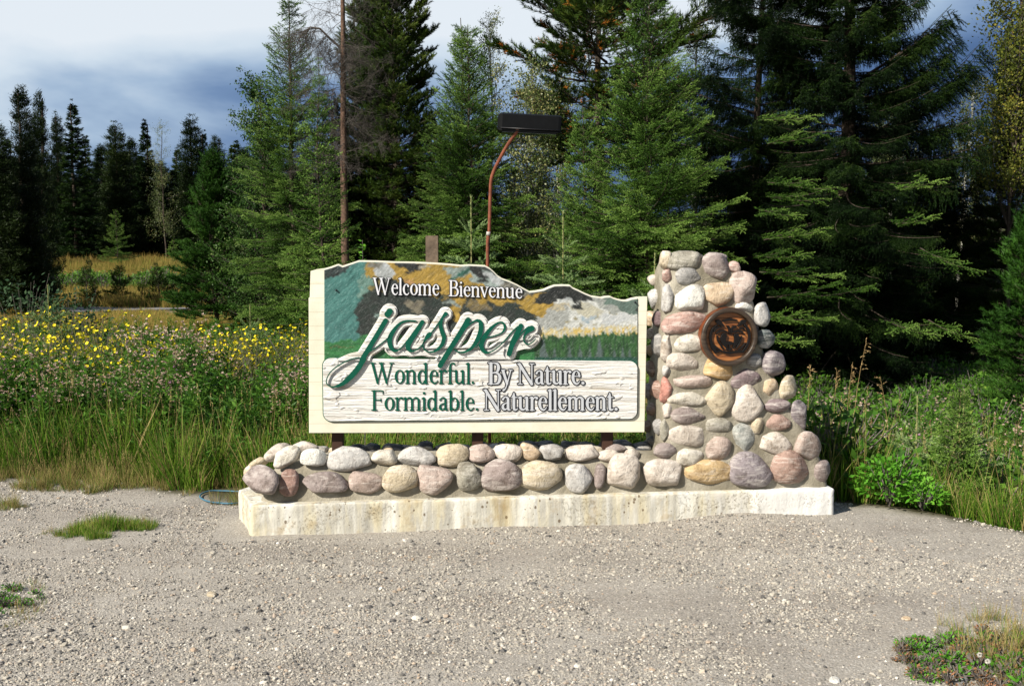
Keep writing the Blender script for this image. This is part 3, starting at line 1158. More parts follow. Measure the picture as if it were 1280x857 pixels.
M_white = material('sandblasted_white_wood', whitewood_fn, 0.6, 0.3)
M_green = flat('green_paint', (0.001, 0.066, 0.040), 0.6, 0.15, 30, spec=0.15)
M_black = flat('black_outline_paint', (0.012, 0.014, 0.02), 0.5)
M_silver = flat('pale_grey_letter_paint', (0.42, 0.44, 0.47), 0.5, 0.06, 40)
M_wletter = flat('white_letter_paint', (0.57, 0.58, 0.61), 0.5, 0.04, 40)
M_post = flat('dark_brown_stain', (0.045, 0.022, 0.014), 0.6, 0.35, 9)
M_rawpost = flat('weathered_brown_post', (0.115, 0.085, 0.06), 0.8, 0.45, 22, 0.5)

outline_px = [(386.3, 541), (385.8, 372), (387.2, 371.5), (388.2, 338.9), (396, 336.5), (406.3, 335.2), (414, 333), (422.9, 329.8), (425.5, 331), (428, 332.2), (436, 329.5), (449, 325.2), (470, 325.6), (492, 326.6),
              (512, 326.9), (530.5, 327.5), (548, 328.4), (562, 329.5), (576, 331), (586, 330.3), (600.8, 331), (606, 331.4), (611.6, 334.3), (616, 338), (622, 344), (627.7, 347.7), (636, 350.5),
              (645.7, 354.9), (652, 358.5), (661.9, 363.9), (670, 363), (679.8, 361.2), (687, 358), (693.3, 355.8), (703, 355.4), (712.2, 355.8), (716, 359), (723, 362.1), (731, 366),
              (739.1, 369.3), (751.7, 371.1), (757, 370), (762.5, 369.7), (767, 371.8), (771.5, 373.2), (778, 374.6), (783.2, 374.7), (790, 372.5), (796.6, 371.1), (809.3, 370.7), (807.5, 455), (805.6, 540)]
OUT = [sg(*p) for p in outline_px]
THK = 0.06
slab('board', [OUT], 0.0, THK, M_cream, sign, bevel=0.003, tol=0)


# ---- mural: a sheet of paint with brush relief on the face of the board
def inpoly(px, py, poly):
    n = len(poly); c = np.zeros(px.shape, bool)
    j = n - 1
    for i in range(n):
        xi, yi = poly[i]; xj, yj = poly[j]
        if yi != yj:
            t = ((yi > py) != (yj > py)) & (px < (xj - xi) * (py - yi) / (yj - yi) + xi)
            c ^= t
        j = i
    return c


def Z1(x, y): return (380 + x / 5.714, 310 + y / 5.714)
def Z2(x, y): return (590 + x / 5.565, 310 + y / 5.565)
def Z3(x, y): return (380 + x / 5.818, 430 + y / 5.818)
def Z4(x, y): return (590 + x / 5.565, 430 + y / 5.565)


top_line = [(406.2, 336.6)] + [(x, y + 1.3) for x, y in outline_px[6:48]] + [(797.2, 372.6)]


def mural():
    NX, NY = 560, 190
    xs = np.linspace(0, 1, NX); ys = np.linspace(0, 1, NY)
    tl = np.array(top_line)
    PXg = 405.2 + (797.4 - 405.2) * xs
    topv = np.interp(PXg, tl[:, 0], tl[:, 1])
    X = np.repeat(PXg[None], NY, 0)
    Y = topv[None] + (457 - topv[None]) * ys[:, None]
    # brush-like warps
    wx = (fbm(X / 14, Y / 9, 31) - .5) * 20 + (fbm(X / 3, Y / 3, 33) - .5) * 9
    wy = (fbm(X / 12, Y / 8, 41) - .5) * 15 + (fbm(X / 3, Y / 2.4, 43) - .5) * 4.5
    A, B = X + wx, Y + wy
    streak = fbm((X + Y * 1.2) / 2.0, (Y - X * 0.8) / 9, 51)
    streak2 = fbm((X) / 2.2, Y / 1.6, 53)
    img = np.zeros(X.shape + (3,))
    img[:] = (0.035, 0.045, 0.042)

    def put(mask, c, c2=None, n=None):
        n = streak if n is None else n
        c = np.array(c)
        if c2 is None: c2 = c * 0.6
        t = np.clip((n - 0.3) / 0.4, 0, 1)[..., None]
        col = c * t + np.array(c2) * (1 - t)
        m = np.clip(mask, 0, 1)[..., None]
        img[:] = img * (1 - m) + col * m

    def pol(poly, soft=True):
        return inpoly(A, B, poly).astype(float)

    def ell(cx, cy, rx, ry, ang=0):
        a = math.radians(ang)
        dx = A - cx; dy = B - cy
        u = dx * math.cos(a) + dy * math.sin(a); v = -dx * math.sin(a) + dy * math.cos(a)
        return (u * u / rx / rx + v * v / ry / ry < 1).astype(float)
    gold, gold2 = (.46, .30, .055), (.22, .15, .03)
    pale, pale2 = (.50, .54, .56), (.27, .29, .28)
    black, black2 = (.022, .026, .024), (.008, .010, .010)
    grey, grey2 = (.22, .20, .14), (.10, .09, .07)
    # left teal slope
    put(pol([(400, 320), (470, 320), (466, 350), (460, 380), (462, 410), (455, 430), (400, 422)]), (.075, .23, .21), (.035, .13, .12), fbm((X + Y * 1.0) / 2.2, (Y - X) / 16, 61))
    put(pol([(400, 320), (452, 318), (430, 340), (412, 350), (400, 358)]), (.03, .05, .05), black2)
    put(ell(458, 352, 7, 22, 10), (.17, .30, .26), (.08, .17, .14))
    put(ell(465, 336, 8, 12, -10), gold, gold2)
    put(ell(472, 355, 7, 12, -20), (.30, .24, .07), (.12, .11, .05))
    # gold middle
    put(pol([(484, 322), (568, 322), (588, 334), (560, 345), (566, 370), (540, 374), (500, 350), (486, 350), (480, 330)]), gold, gold2)
    put(ell(480, 340, 9, 13, -30), pale, pale2)
    put(ell(470, 330, 9, 5, 0), (.26, .27, .24), grey2)
    put(pol([(494, 326), (534, 326), (530, 338), (512, 340), (496, 336)]), black, black2)
    put(ell(532, 333, 8, 3, -15), (.40, .38, .30), grey2)
    put(ell(512, 352, 9, 4, 0), (.55, .30, .14), gold2)
    # right of centre: teal-grey peak with black summit
    put(pol([(555, 335), (580, 330), (600, 330), (625, 350), (645, 362), (600, 368), (568, 350)]), (.35, .42, .40), (.16, .21, .19))
    put(pol([(555, 350), (584, 334), (592, 340), (575, 348), (560, 352)]), (.03, .12, .09), (.02, .07, .05))
    put(pol([(584, 328), (602, 330), (614, 350), (606, 352), (590, 342)]), black, black2)
    put(ell(618, 349, 10, 5, 38), pale, pale2)
    put(pol([(560, 352), (590, 346), (612, 362), (664, 368), (652, 384), (622, 380), (590, 375), (560, 374)]), gold, gold2)
    put(pol([(628, 352), (664, 366), (648, 374), (622, 362)]), (.25, .25, .21), grey2)
    # dark forest under the words
    put(pol([(446, 388), (462, 364), (500, 360), (560, 373), (620, 377), (680, 384), (684, 402), (600, 410), (540, 412), (470, 420), (448, 424)]), black, (.02, .035, .028))
    put(ell(518, 382, 14, 9, 30), grey, grey2)
    put(ell(598, 382, 13, 7, 0), (.20, .15, .05), grey2)
    put(ell(572, 385, 8, 14, 0), gold, gold2)
    put(ell(566, 378, 12, 3, 10), (.30, .38, .36), grey2)
    put(ell(470, 392, 5, 4, 0), (.25, .36, .33), black2)
    # pale mountain to the right
    put(pol([(672, 400), (690, 378), (720, 366), (745, 368), (800, 376), (800, 426), (672, 424)]), (.66, .68, .66), (.47, .49, .46), streak2)
    put(ell(692, 396, 22, 14, -30), (.40, .42, .40), (.28, .29, .27), streak2)
    put(ell(735, 386, 22, 8, 10), (.52, .50, .38), (.42, .42, .36))
    put(ell(770, 398, 20, 7, -10), (.58, .60, .60), (.46, .49, .50))
    put(ell(734, 397, 7, 3, 0), (.30, .40, .46), (.4, .44, .46))
    for k, (x, y) in enumerate([(722, 398), (708, 402), (730, 405), (746, 407), (742, 396), (712, 410), (757, 408), (700, 412), (725, 412), (768, 388)]):
        put(ell(x, y, 3.4, 1.5, -30), (.36, .31, .16), (.24, .22, .14))
    # black peaks and their gold skirts
    put(pol([(650, 372), (682, 364), (690, 380), (684, 396), (664, 394), (648, 386)]), gold, gold2)
    put(pol([(690, 382), (716, 380), (704, 386), (686, 389)]), (.50, .44, .30), (.34, .32, .24))
    put(pol([(668, 378), (690, 352), (716, 352), (748, 372), (730, 376), (700, 374), (686, 380)]), black, black2)
    put(ell(722, 380, 9, 4, 0), black, black2)
    put(ell(709, 374, 5, 3, -30), pale, pale2)
    put(pol([(742, 368), (800, 368), (800, 396), (780, 388), (760, 378)]), (.14, .21, .18), (.08, .12, .10))
    put(pol([(736, 366), (752, 370), (780, 388), (770, 390), (750, 380)]), (.36, .38, .35), pale2)
    # green meadow and forest at the foot
    put(pol([(398, 420), (420, 424), (452, 420), (480, 420), (700, 424), (700, 470), (398, 470)]), (.035, .19, .055), (.02, .11, .035), fbm(X / 14, Y / 2, 71))
    put(((np.abs(B - 432) < .5) & (A < 440)).astype(float), (.14, .12, .04))
    tip = 418.0 - (X - 672) * 0.045 + (fbm(X / 1.6, X * 0, 81) - .5) * 12
    put(((Y > tip - 6) & (X > 668)).astype(float) * (vnoise(X / 1.1, Y / 7, 83) > .35), (.62, .42, .05), (.5, .5, .38))
    tip2 = tip + 3 + (fbm(X / 1.2, X * 0 + 3, 85) - .5) * 5
    put(((Y > tip2) & (X > 668)).astype(float), (.035, .115, .03), (.015, .05, .02), vnoise(X / 1.3, Y / 9, 87))
    for cx, w, t0 in [(679, 8, 421), (693, 4, 432), (712, 4.5, 430), (725, 4.5, 432), (737, 4, 433), (749, 7, 420), (768, 3.5, 434), (778, 4, 432), (787, 3.5, 433)]:
        hw = w * np.clip((Y - t0) / (452 - t0), 0, 1)
        put(((np.abs(X - cx) < hw * (0.6 + 0.6 * vnoise(X * .8, Y / 1.5, 90))) & (Y > t0)).astype(float), (.10, .14, .14), (.06, .09, .08))
    put(((Y > 446) & (X > 668)).astype(float), (.02, .09, .06))
    # wet-in-wet edges: blur a little along the stroke
    for _ in range(2):
        img[1:-1, 1:-1] = (img[1:-1, 1:-1] * 2 + img[:-2, 1:-1] + img[2:, 1:-1] + img[1:-1, :-2] + img[1:-1, 2:] + img[:-2, :-2] + img[2:, 2:]) / 8
    spk = (fbm((X + Y) / .9, (Y - X) / 3.5, 105) - .5)[..., None]
    img[:] = np.clip(img * (1 + .5 * spk) + np.maximum(0, spk - .12) * .5, 0, 1)
    # fine scratches of the bristles, a pale worn rim along the cut top edge
    img *= (0.86 + 0.28 * fbm((X + .6 * Y) / 1.1, (Y - .6 * X) / 4, 95))[..., None]
    rim = np.clip(1.2 - (Y - topv[None]) / 1.0, 0, 1)[..., None]
    img[:] = img * (1 - rim) + np.array((.62, .62, .58)) * rim
    # vertices
    p00 = np.array([[sg(x, y) for x in (405.2, 797.4)] for y in (330, 457)])
    # bilinear is exact enough over a plane facing the lens, but do it properly per column
    V = np.zeros((NY, NX, 3))
    for i in range(NX):
        a = sg(X[0, i], Y[0, i]); b = sg(X[-1, i], Y[-1, i])
        t = (Y[:, i] - Y[0, i]) / (Y[-1, i] - Y[0, i])
        V[:, i, 0] = a[0] + (b[0] - a[0]) * t
        V[:, i, 2] = a[1] + (b[1] - a[1]) * t
    relief = fbm((X + Y) / 2.0, (Y - X) / 9, 51) * 0.0022 + fbm(X / 5, Y / 5, 99) * 0.002
    V[:, :, 1] = -0.004 - relief
    # hem: fold the rim back into the board so that the sheet has no open edge
    V[0, :, 1] = 0.001; V[:, 0, 1] = 0.001; V[:, -1, 1] = 0.001
    idx = np.arange(NX * NY).reshape(NY, NX)
    F = np.stack([idx[:-1, :-1], idx[1:, :-1], idx[1:, 1:], idx[:-1, 1:]], -1).reshape(-1, 4)
    img = img * 0.80
    col = np.concatenate([np.clip(img, 0, 1), np.ones(X.shape + (1,))], -1).reshape(-1, 4)
    me = mesh_np('mural', V.reshape(-1, 3), F, True, attrs={'paint': col})

    def fn(nt, p):
        a_ = nd(nt, 'ShaderNodeAttribute', attribute_name='paint')
        n = noise(nt, mapping(nt, objco(nt), (60, 1, 160), (0, 0.5, 0)), 1, 3)
        c = mixc(nt, mth(nt, 'MULTIPLY', n, 0.22), a_.outputs['Color'], (0.02, 0.02, 0.02))
        lk(nt, c, p.inputs['Base Color'])
        bump(nt, p, n, 0.4, 0.003)
    link('painted_mural', me, sign, material('mural_paint', fn, 0.45, 0.4))


mural()


# ---- white carved panel with the script word
def rrect(gx, gz, x0, z0, x1, z1, r):
    cx, cz = (x0 + x1) / 2, (z0 + z1) / 2
    qx = np.abs(gx - cx) - (x1 - x0) / 2 + r
    qz = np.abs(gz - cz) - (z1 - z0) / 2 + r
    return np.hypot(np.maximum(qx, 0), np.maximum(qz, 0)) + np.minimum(np.maximum(qx, qz), 0) - r


def K(Zf, pts, sc, w=1.0, curve=True):
    P = [(*Zf(x, y), ww / sc * w) for x, y, ww in pts]
    return cat(P) if curve else lin(P)


J = {}
s1_, s2_, s3_ = 5.714, 5.565, 5.818
J['j'] = [K(Z1, [(597, 472, 44), (612, 452, 44)], s1_),
          K(Z1, [(583, 518, 34), (540, 590, 34), (470, 705, 34), (415, 795, 36)], s1_),
          np.vstack([K(Z3, [(435, 110, 36), (385, 185, 40), (330, 245, 38), (275, 290, 28), (215, 310, 10), (175, 297, 7), (163, 262, 7), (195, 200, 8), (262, 148, 9), (335, 112, 8), (400, 95, 6)], s3_)]),
          K(Z1, [(455, 748, 7), (520, 705, 8), (585, 655, 8), (612, 630, 10)], s1_),
          K(Z1, [(568, 517, 6), (600, 517, 6)], s1_)]
J['a'] = [K(Z1, [(800, 522, 10), (745, 518, 12), (690, 535, 18), (640, 590, 28), (612, 650, 34), (620, 705, 30), (650, 733, 18), (690, 715, 9), (745, 650, 9), (800, 575, 9), (835, 535, 9)], s1_),
          K(Z1, [(845, 528, 30), (800, 600, 34), (758, 665, 36), (742, 705, 34), (760, 733, 20), (795, 730, 9), (835, 700, 8), (865, 660, 8)], s1_)]
J['s'] = [K(Z1, [(860, 670, 7), (905, 610, 8), (950, 550, 10), (990, 495, 16), (1012, 470, 30)], s1_),
          K(Z1, [(990, 500, 14), (975, 545, 26), (985, 595, 30), (1000, 640, 30), (985, 690, 26), (945, 730, 18), (900, 742, 10), (862, 725, 9), (850, 690, 8), (862, 655, 12), (888, 625, 34), (898, 615, 30)], s1_)]
J['p'] = [K(Z1, [(1172, 512, 36), (1120, 600, 36), (1050, 710, 36), (972, 838, 36)], s1_),
          K(Z1, [(1060, 705, 7), (1110, 625, 8), (1165, 560, 10), (1210, 525, 12)], s1_),
          K(Z1, [(1210, 525, 10), (1240, 515, 18), (1262, 535, 30), (1262, 590, 34), (1240, 650, 32), (1200, 710, 22), (1150, 740, 14), (1105, 742, 10), (1075, 722, 8)], s1_),
          K(Z1, [(1150, 512, 5), (1190, 512, 5)], s1_)]
J['e'] = [K(Z2, [(28, 690, 6), (90, 630, 8), (150, 612, 8), (205, 590, 10), (228, 555, 16), (215, 520, 14), (180, 520, 12), (130, 560, 24), (85, 620, 32), (65, 675, 32), (80, 715, 26), (115, 725, 12), (165, 700, 8), (225, 645, 8), (275, 585, 8), (318, 545, 8)], s2_)]
J['r'] = [K(Z2, [(340, 540, 32), (320, 580, 35), (285, 650, 35), (258, 735, 35)], s2_),
          K(Z2, [(290, 680, 7), (330, 610, 8), (370, 565, 10), (395, 550, 16)], s2_),
          K(Z2, [(415, 558, 40), (398, 568, 34), (375, 590, 20), (360, 625, 12), (368, 658, 9), (395, 668, 8), (425, 650, 7), (442, 630, 5)], s2_)]


def to_board(S, d=0.03):
    """samples in photo px (x,y,width) -> discs in board metres"""
    out = []
    for x, y, w in S:
        a = sg(x, y, d)
        out.append((a[0], a[1], max(0.3, w / 2) * PX))
    return out


PT0 = 0.012      # how far the carved panel stands proud of the board
allj = []
for k, strokes in J.items():
    allj += to_board(np.vstack([s[::3] for s in strokes]))


def panel():
    h = 0.0022
    x0, z1 = sg(403.5, 447.5, .016); x1, z0 = sg(796.3, 523.2, .016)
    gx, gz = np.meshgrid(np.arange(x0 - .03, x1 + .03, h), np.arange(z0 - .03, sg(500, 372)[1], h))
    # the panel's top edge sags down to the right, as in the place
    topshift = (gx - x0) / (x1 - x0) * (z1 - sg(796, 451.5)[1])
    f = rrect(gx, gz + topshift * np.clip((gz - z0) / (z1 - z0), 0, 1.2), x0, z0, x1, z1, 10 * PX)
    D = np.array(allj)
    hal = np.full(gx.shape, 1e9)
    for (x, z, r) in D:
        m = (np.abs(gx[0] - x) < .12)
        i = np.where(m)[0]
        if len(i) == 0: continue
        sl_ = slice(i[0], i[-1] + 1)
        np.minimum(hal[:, sl_], np.hypot(gx[:, sl_] - x, gz[:, sl_] - z) - r, out=hal[:, sl_])
    hal = np.maximum(hal - 6.4 * PX, x0 + .004 - gx)
    # dark counters left open between the letters' feet (e, below a-s, p)
    f2 = np.minimum(f, hal)
    k = 0.004
    loops = march(f2 + 1e-7, gx[0, 0], gz[0, 0], h)
    slab('carved_panel', loops, -PT0 - 0.006, 0.022, M_white, sign, bevel=0.0025)
    fr = f - 1.3 * PX
    slab('panel_border', march(fr + 1e-7, gx[0, 0], gz[0, 0], h), -0.006, 0.008, M_green, sign)
    # a second, higher step: the halo round the script, with worn grain
    h2 = np.maximum(hal + 1.5 * PX, sg(600, 450, .03)[1] - gz)
    slab('script_ground', march(h2 + 1e-7, gx[0, 0], gz[0, 0], h), -PT0 - 0.018, 0.016, M_white, sign, bevel=0.003)


panel()

for k, strokes in J.items():
    L, _ = field_loops(to_board(np.vstack(strokes)), 0.0011, [0.0])
    slab('letter', L[0], -PT0 - 0.026, 0.009, M_green, sign)

# ---- roman letters, drawn stroke by stroke; cap height 100
def bowl(cx, cy, rx, ry, thick, thin, a0=0, a1=360, n=26):
    pts = []
    for i in range(n + 1):
        a = math.radians(a0 + (a1 - a0) * i / n)
        w = thin + (thick - thin) * abs(math.cos(a)) ** 1.5
        pts.append((cx + rx * math.cos(a), cy + ry * math.sin(a), w))
    return ('c', pts)


def ser(x0, x1, y, w=4): return ('l', [(x0, y, w), (x1, y, w)])


def stem(x, y0, y1, w=11): return ('l', [(x, y0, w), (x, y1, w)])


def flag(x, y): return ('l', [(x - 8, y - 5, 4), (x, y - 1, 6)])


G = {
    'o': (48, [bowl(24, 34, 17, 31, 12, 4)]),
    'n': (52, [stem(10, 4, 62), ser(2, 18, 2), flag(8, 66), ('c', [(12, 52, 4), (20, 62, 6), (30, 64, 9), (38, 56, 11), (39, 44, 11), (39, 4, 11)]), ser(31, 47, 2)]),
    'm': (80, [stem(10, 4, 62), ser(2, 18, 2), flag(8, 66), ('c', [(12, 52, 4), (20, 62, 6), (29, 64, 9), (37, 56, 11), (38, 44, 11), (38, 4, 11)]), ser(30, 46, 2),
               ('c', [(40, 52, 4), (48, 62, 6), (57, 64, 9), (66, 56, 11), (67, 44, 11), (67, 4, 11)]), ser(59, 75, 2)]),
    'r': (36, [stem(10, 4, 62), ser(2, 20, 2), flag(8, 66), ('c', [(12, 48, 4), (18, 60, 5), (26, 65, 6), (31, 61, 11), (31, 60, 11)])]),
    'u': (52, [('c', [(10, 63, 11), (10, 30, 11), (11, 12, 11), (20, 4, 8), (30, 8, 5), (37, 18, 4)]), flag(8, 66), stem(39, 4, 62), flag(37, 66), ser(39, 47, 2)]),
    'i': (22, [stem(11, 4, 62), ser(3, 19, 2), flag(9, 66), ('c', [(10.5, 88, 13), (11, 88.1, 13)])]),
    'l': (22, [stem(11, 4, 98), ser(3, 19, 2), flag(9, 101)]),
    'd': (51, [bowl(22, 33, 15, 31, 12, 5, 40, 320), ('c', [(33, 55, 4), (37, 50, 4)]), ('c', [(33, 10, 4), (38, 16, 4)]), stem(38, 3, 98), flag(36, 101), ser(38, 46, 2)]),
    'b': (50, [bowl(27, 33, 15, 31, 12, 5, -140, 140), stem(10, 3, 98), flag(8, 101)]),
    'e': (44, [('c', [(37, 40, 9), (34, 56, 8), (24, 65, 4), (13, 57, 8), (8, 36, 12), (12, 14, 10), (23, 3, 8), (32, 6, 5), (39, 16, 3)]), ser(9, 38, 40)]),
    'c': (43, [('c', [(34, 53, 11), (33, 58, 8), (24, 65, 4), (13, 57, 8), (8, 36, 12), (12, 14, 10), (23, 3, 8), (32, 6, 5), (38, 15, 3)])]),
    'a': (44, [('c', [(8, 54, 9), (13, 62, 6), (22, 66, 6), (30, 59, 10), (31, 46, 11), (31, 14, 11), (34, 4, 8), (41, 4, 4)]), ('c', [(30, 38, 4), (18, 34, 5), (9, 26, 9), (8, 13, 11), (15, 5, 8), (24, 8, 5), (30, 15, 4)])]),
    'f': (30, [stem(13, 4, 80), ser(4, 23, 2), ('c', [(13, 78, 11), (15, 92, 9), (23, 100, 5), (31, 97, 9), (32, 95, 9)]), ser(3, 27, 64)]),
    't': (32, [('c', [(13, 84, 5), (13, 60, 11), (13, 14, 11), (17, 4, 9), (24, 4, 6), (30, 10, 3)]), ser(3, 28, 64), ('l', [(4, 65, 3), (13, 82, 3)])]),
    'v': (44, [('l', [(6, 63, 11), (23, 4, 10)]), ('l', [(23, 4, 4), (38, 63, 5)]), ser(0, 14, 66), ser(31, 45, 66)]),
    'y': (44, [('l', [(6, 63, 11), (23, 4, 10)]), ('c', [(38, 63, 5), (24, 4, 5), (17, -18, 5), (8, -27, 9)]), ser(0, 14, 66), ser(31, 45, 66)]),
    'W': (104, [('l', [(9, 97, 12), (31, 3, 10)]), ('l', [(31, 3, 4), (52, 97, 5)]), ('l', [(47, 97, 12), (70, 3, 10)]), ('l', [(70, 3, 4), (92, 97, 5)]), ser(0, 20, 99), ser(38, 58, 99), ser(84, 101, 99)]),
    'N': (80, [stem(14, 4, 97, 5), ('l', [(11, 97, 12), (66, 3, 12)]), stem(67, 3, 97, 5), ser(2, 16, 99), ser(5, 24, 2), ser(58, 77, 99)]),
    'B': (60, [stem(15, 4, 97, 12), ser(4, 30, 99), ('c', [(28, 99, 4), (42, 95, 9), (47, 77, 12), (40, 58, 8), (20, 53, 4)]), ('c', [(34, 54, 4), (48, 47, 9), (53, 28, 12), (46, 7, 9), (30, 2, 4), (4, 2, 4)])]),
    'F': (58, [stem(15, 4, 97, 12), ser(4, 53, 99), ('l', [(53, 99, 4), (53, 84, 3)]), ser(15, 44, 53), ('l', [(44, 60, 3), (44, 45, 3)]), ser(4, 27, 2)]),
    '.': (20, [('c', [(9, 7, 13), (9.4, 7, 13)])]),
}


def word(text, x0, x1, yb0, yb1, cap, layers, weight=1.0):
    """layers: (offset in photo px, front y, thickness, material, part name). Each letter is its own relief."""
    W_ = sum(G[c][0] for c in text)
    pos = 0
    k = (x1 - x0) / W_
    sc = cap / 100.0
    for ch in text:
        adv, strokes = G[ch]
        S = []
        for kind, pts in strokes:
            P = [(x0 + (pos + x) * k, yb0 + (yb1 - yb0) * ((pos + x) / W_) - y * sc, w * weight * (sc * .5 + k * .5)) for x, y, w in pts]
            S.append(cat(P, 0.3) if kind == 'c' else lin(P, 0.3))
        S = np.vstack(S)
        D = []
        for x, y, w in S:
            a = sg(x, y, -layers[-1][1])
            D.append((a[0], a[1], w / 2 * PX))
        loops, _ = field_loops(D, 0.0009, [o * PX for o, *_ in layers])
        par = sign
        for lp, (o, yf, th, mt, nm) in zip(loops, layers):
            q = slab(nm, lp, yf, th, mt, par)
            if par is sign and len(layers) > 1:
                par = q
        pos += adv


mr = -0.011
word('Welcome', 466.1, 549.5, 368.2, 369.4, 21.0, [(1.0, mr - .004, .010, M_black, 'letter'), (0.12, mr - .0075, .005, M_wletter, 'letter_face')], 0.80)
word('Bienvenue', 560.4, 653.6, 369.9, 373.2, 19.6, [(1.0, mr - .004, .010, M_black, 'letter'), (0.12, mr - .0075, .005, M_wletter, 'letter_face')], 0.80)
pw = -PT0 - 0.006
word('Wonderful.', 463.0, 594.2, 479.4, 479.9, 26.0, [(0.12, pw - .006, .009, M_green, 'letter')], 0.86)
word('Formidable.', 463.4, 599.3, 512.9, 513.2, 24.8, [(0.12, pw - .006, .009, M_green, 'letter')], 0.86)
for tx, xa, xb, yb, cp in [('By', 609.3, 640.0, 480.2, 26.8), ('Nature.', 646.3, 731.7, 480.4, 26.0), ('Naturellement.', 604.0, 773.2, 512.9, 25.8)]:
    word(tx, xa, xb, yb, yb, cp, [(1.15, pw - .005, .009, M_black, 'letter'), (-0.1, pw - .0085, .005, M_silver, 'letter_face')], 1.15)


def box(name, x0, x1, y0, y1, z0, z1, mat, parent, bev=0.004):
    bm = bmesh.new()
    bmesh.ops.create_cube(bm, size=1)
    for v in bm.verts:
        v.co = Vector(((x0 + x1) / 2 + v.co.x * (x1 - x0), (y0 + y1) / 2 + v.co.y * (y1 - y0), (z0 + z1) / 2 + v.co.z * (z1 - z0)))
    if bev:
        bmesh.ops.bevel(bm, geom=list(bm.edges), offset=bev, segments=2, affect='EDGES')
    me = bpy.data.meshes.new(name)
    bm.to_mesh(me); bm.free()
    return link(name, me, parent, mat)


for (a, b) in [(413.2, 427.4), (590.2, 604.6), (754.6, 768.4)]:
    xa = sg(a, 545)[0]; xb = sg(b, 545)[0]
    box('post', xa, xb, THK + .002, THK + .095, WT - 0.06, 1.25, M_post, sign)
# two small mounting bolts left in the face
for (px, py) in [(420.5, 362.5), (793.5, 377.5)]:
    x, z = sg(px, py)
    bb = Buf()
    tube(bb, [(x, -.02, z - .0), (x, .0, z)], .006, 8, cap=True)
    link('bolt', bb.build('bolt'), sign, M_black)

# weathered post end, fixed to the back of the board
pk = at(540.2, 300, SO.y + 0.12)
pxl = (pk - SBASE).dot(SU)
wt = 15.6 * PXM * pk.y / 2
ztp = at(540, 294.8, SO.y + 0.12).z
o_ = box('post', pxl - wt, pxl + wt, THK + .001, THK + .09, 0.75, ztp, M_rawpost, sign, .003)
tag(o_, 'weathered brown timber post end rising above the board')
box('paint_drip_band', pxl - wt - .002, pxl + wt + .002, THK + .0005, THK + .092, ztp - .21, ztp - .172, flat('peeling_white_paint', (.70, .66, .56), .7, .1), sign, .001)

# ---- floodlight on its bent pole
LY = SO.y + 0.30
LB = at(609.5, 332, LY)
lamp = thing('floodlight_pole', 'bent rust red pole carrying a long black floodlight above the sign', 'street lamp', (LB.x, LY, ht(LB.x, LY) ), 0)
lb = Vector(lamp.location)


def LP(px, py, dy=0.0):
    return at(px, py, LY + dy) - lb


pb = Buf()
pts = [Vector((LP(613, 555).x, 0, 0))] + [LP(609.5, 332), LP(611.5, 290), LP(613.0, 240), LP(614.0, 225, -.01), LP(616.8, 215, -.02), LP(622.5, 203, -.04), LP(634, 182, -.09), LP(648.5, 161, -.14)]
C_ = cat([(p.x, p.z, 0.0115 * 1.0) for p in pts], 0.03)
YY = np.interp(C_[:, 1], [p.z for p in pts], [p.y for p in pts])
tube(pb, [(c[0], y, c[1]) for c, y in zip(C_, YY)], [0.0112] * len(C_), 12, cap=True)
link('pole', pb.build('pole'), lamp, flat('rusty_red_paint', (0.16, 0.048, 0.024), .6, .4, 25, .3))
cs = Buf()
cl = LP(610.8, 292)
tube(cs, [(cl.x - .0025, cl.y, cl.z - .012), (cl.x, cl.y, cl.z + .012)], 0.0145, 12, cap=True)
link('pole_clamp', cs.build('clamp'), lamp, flat('grey_metal', (.35, .33, .3), .5))


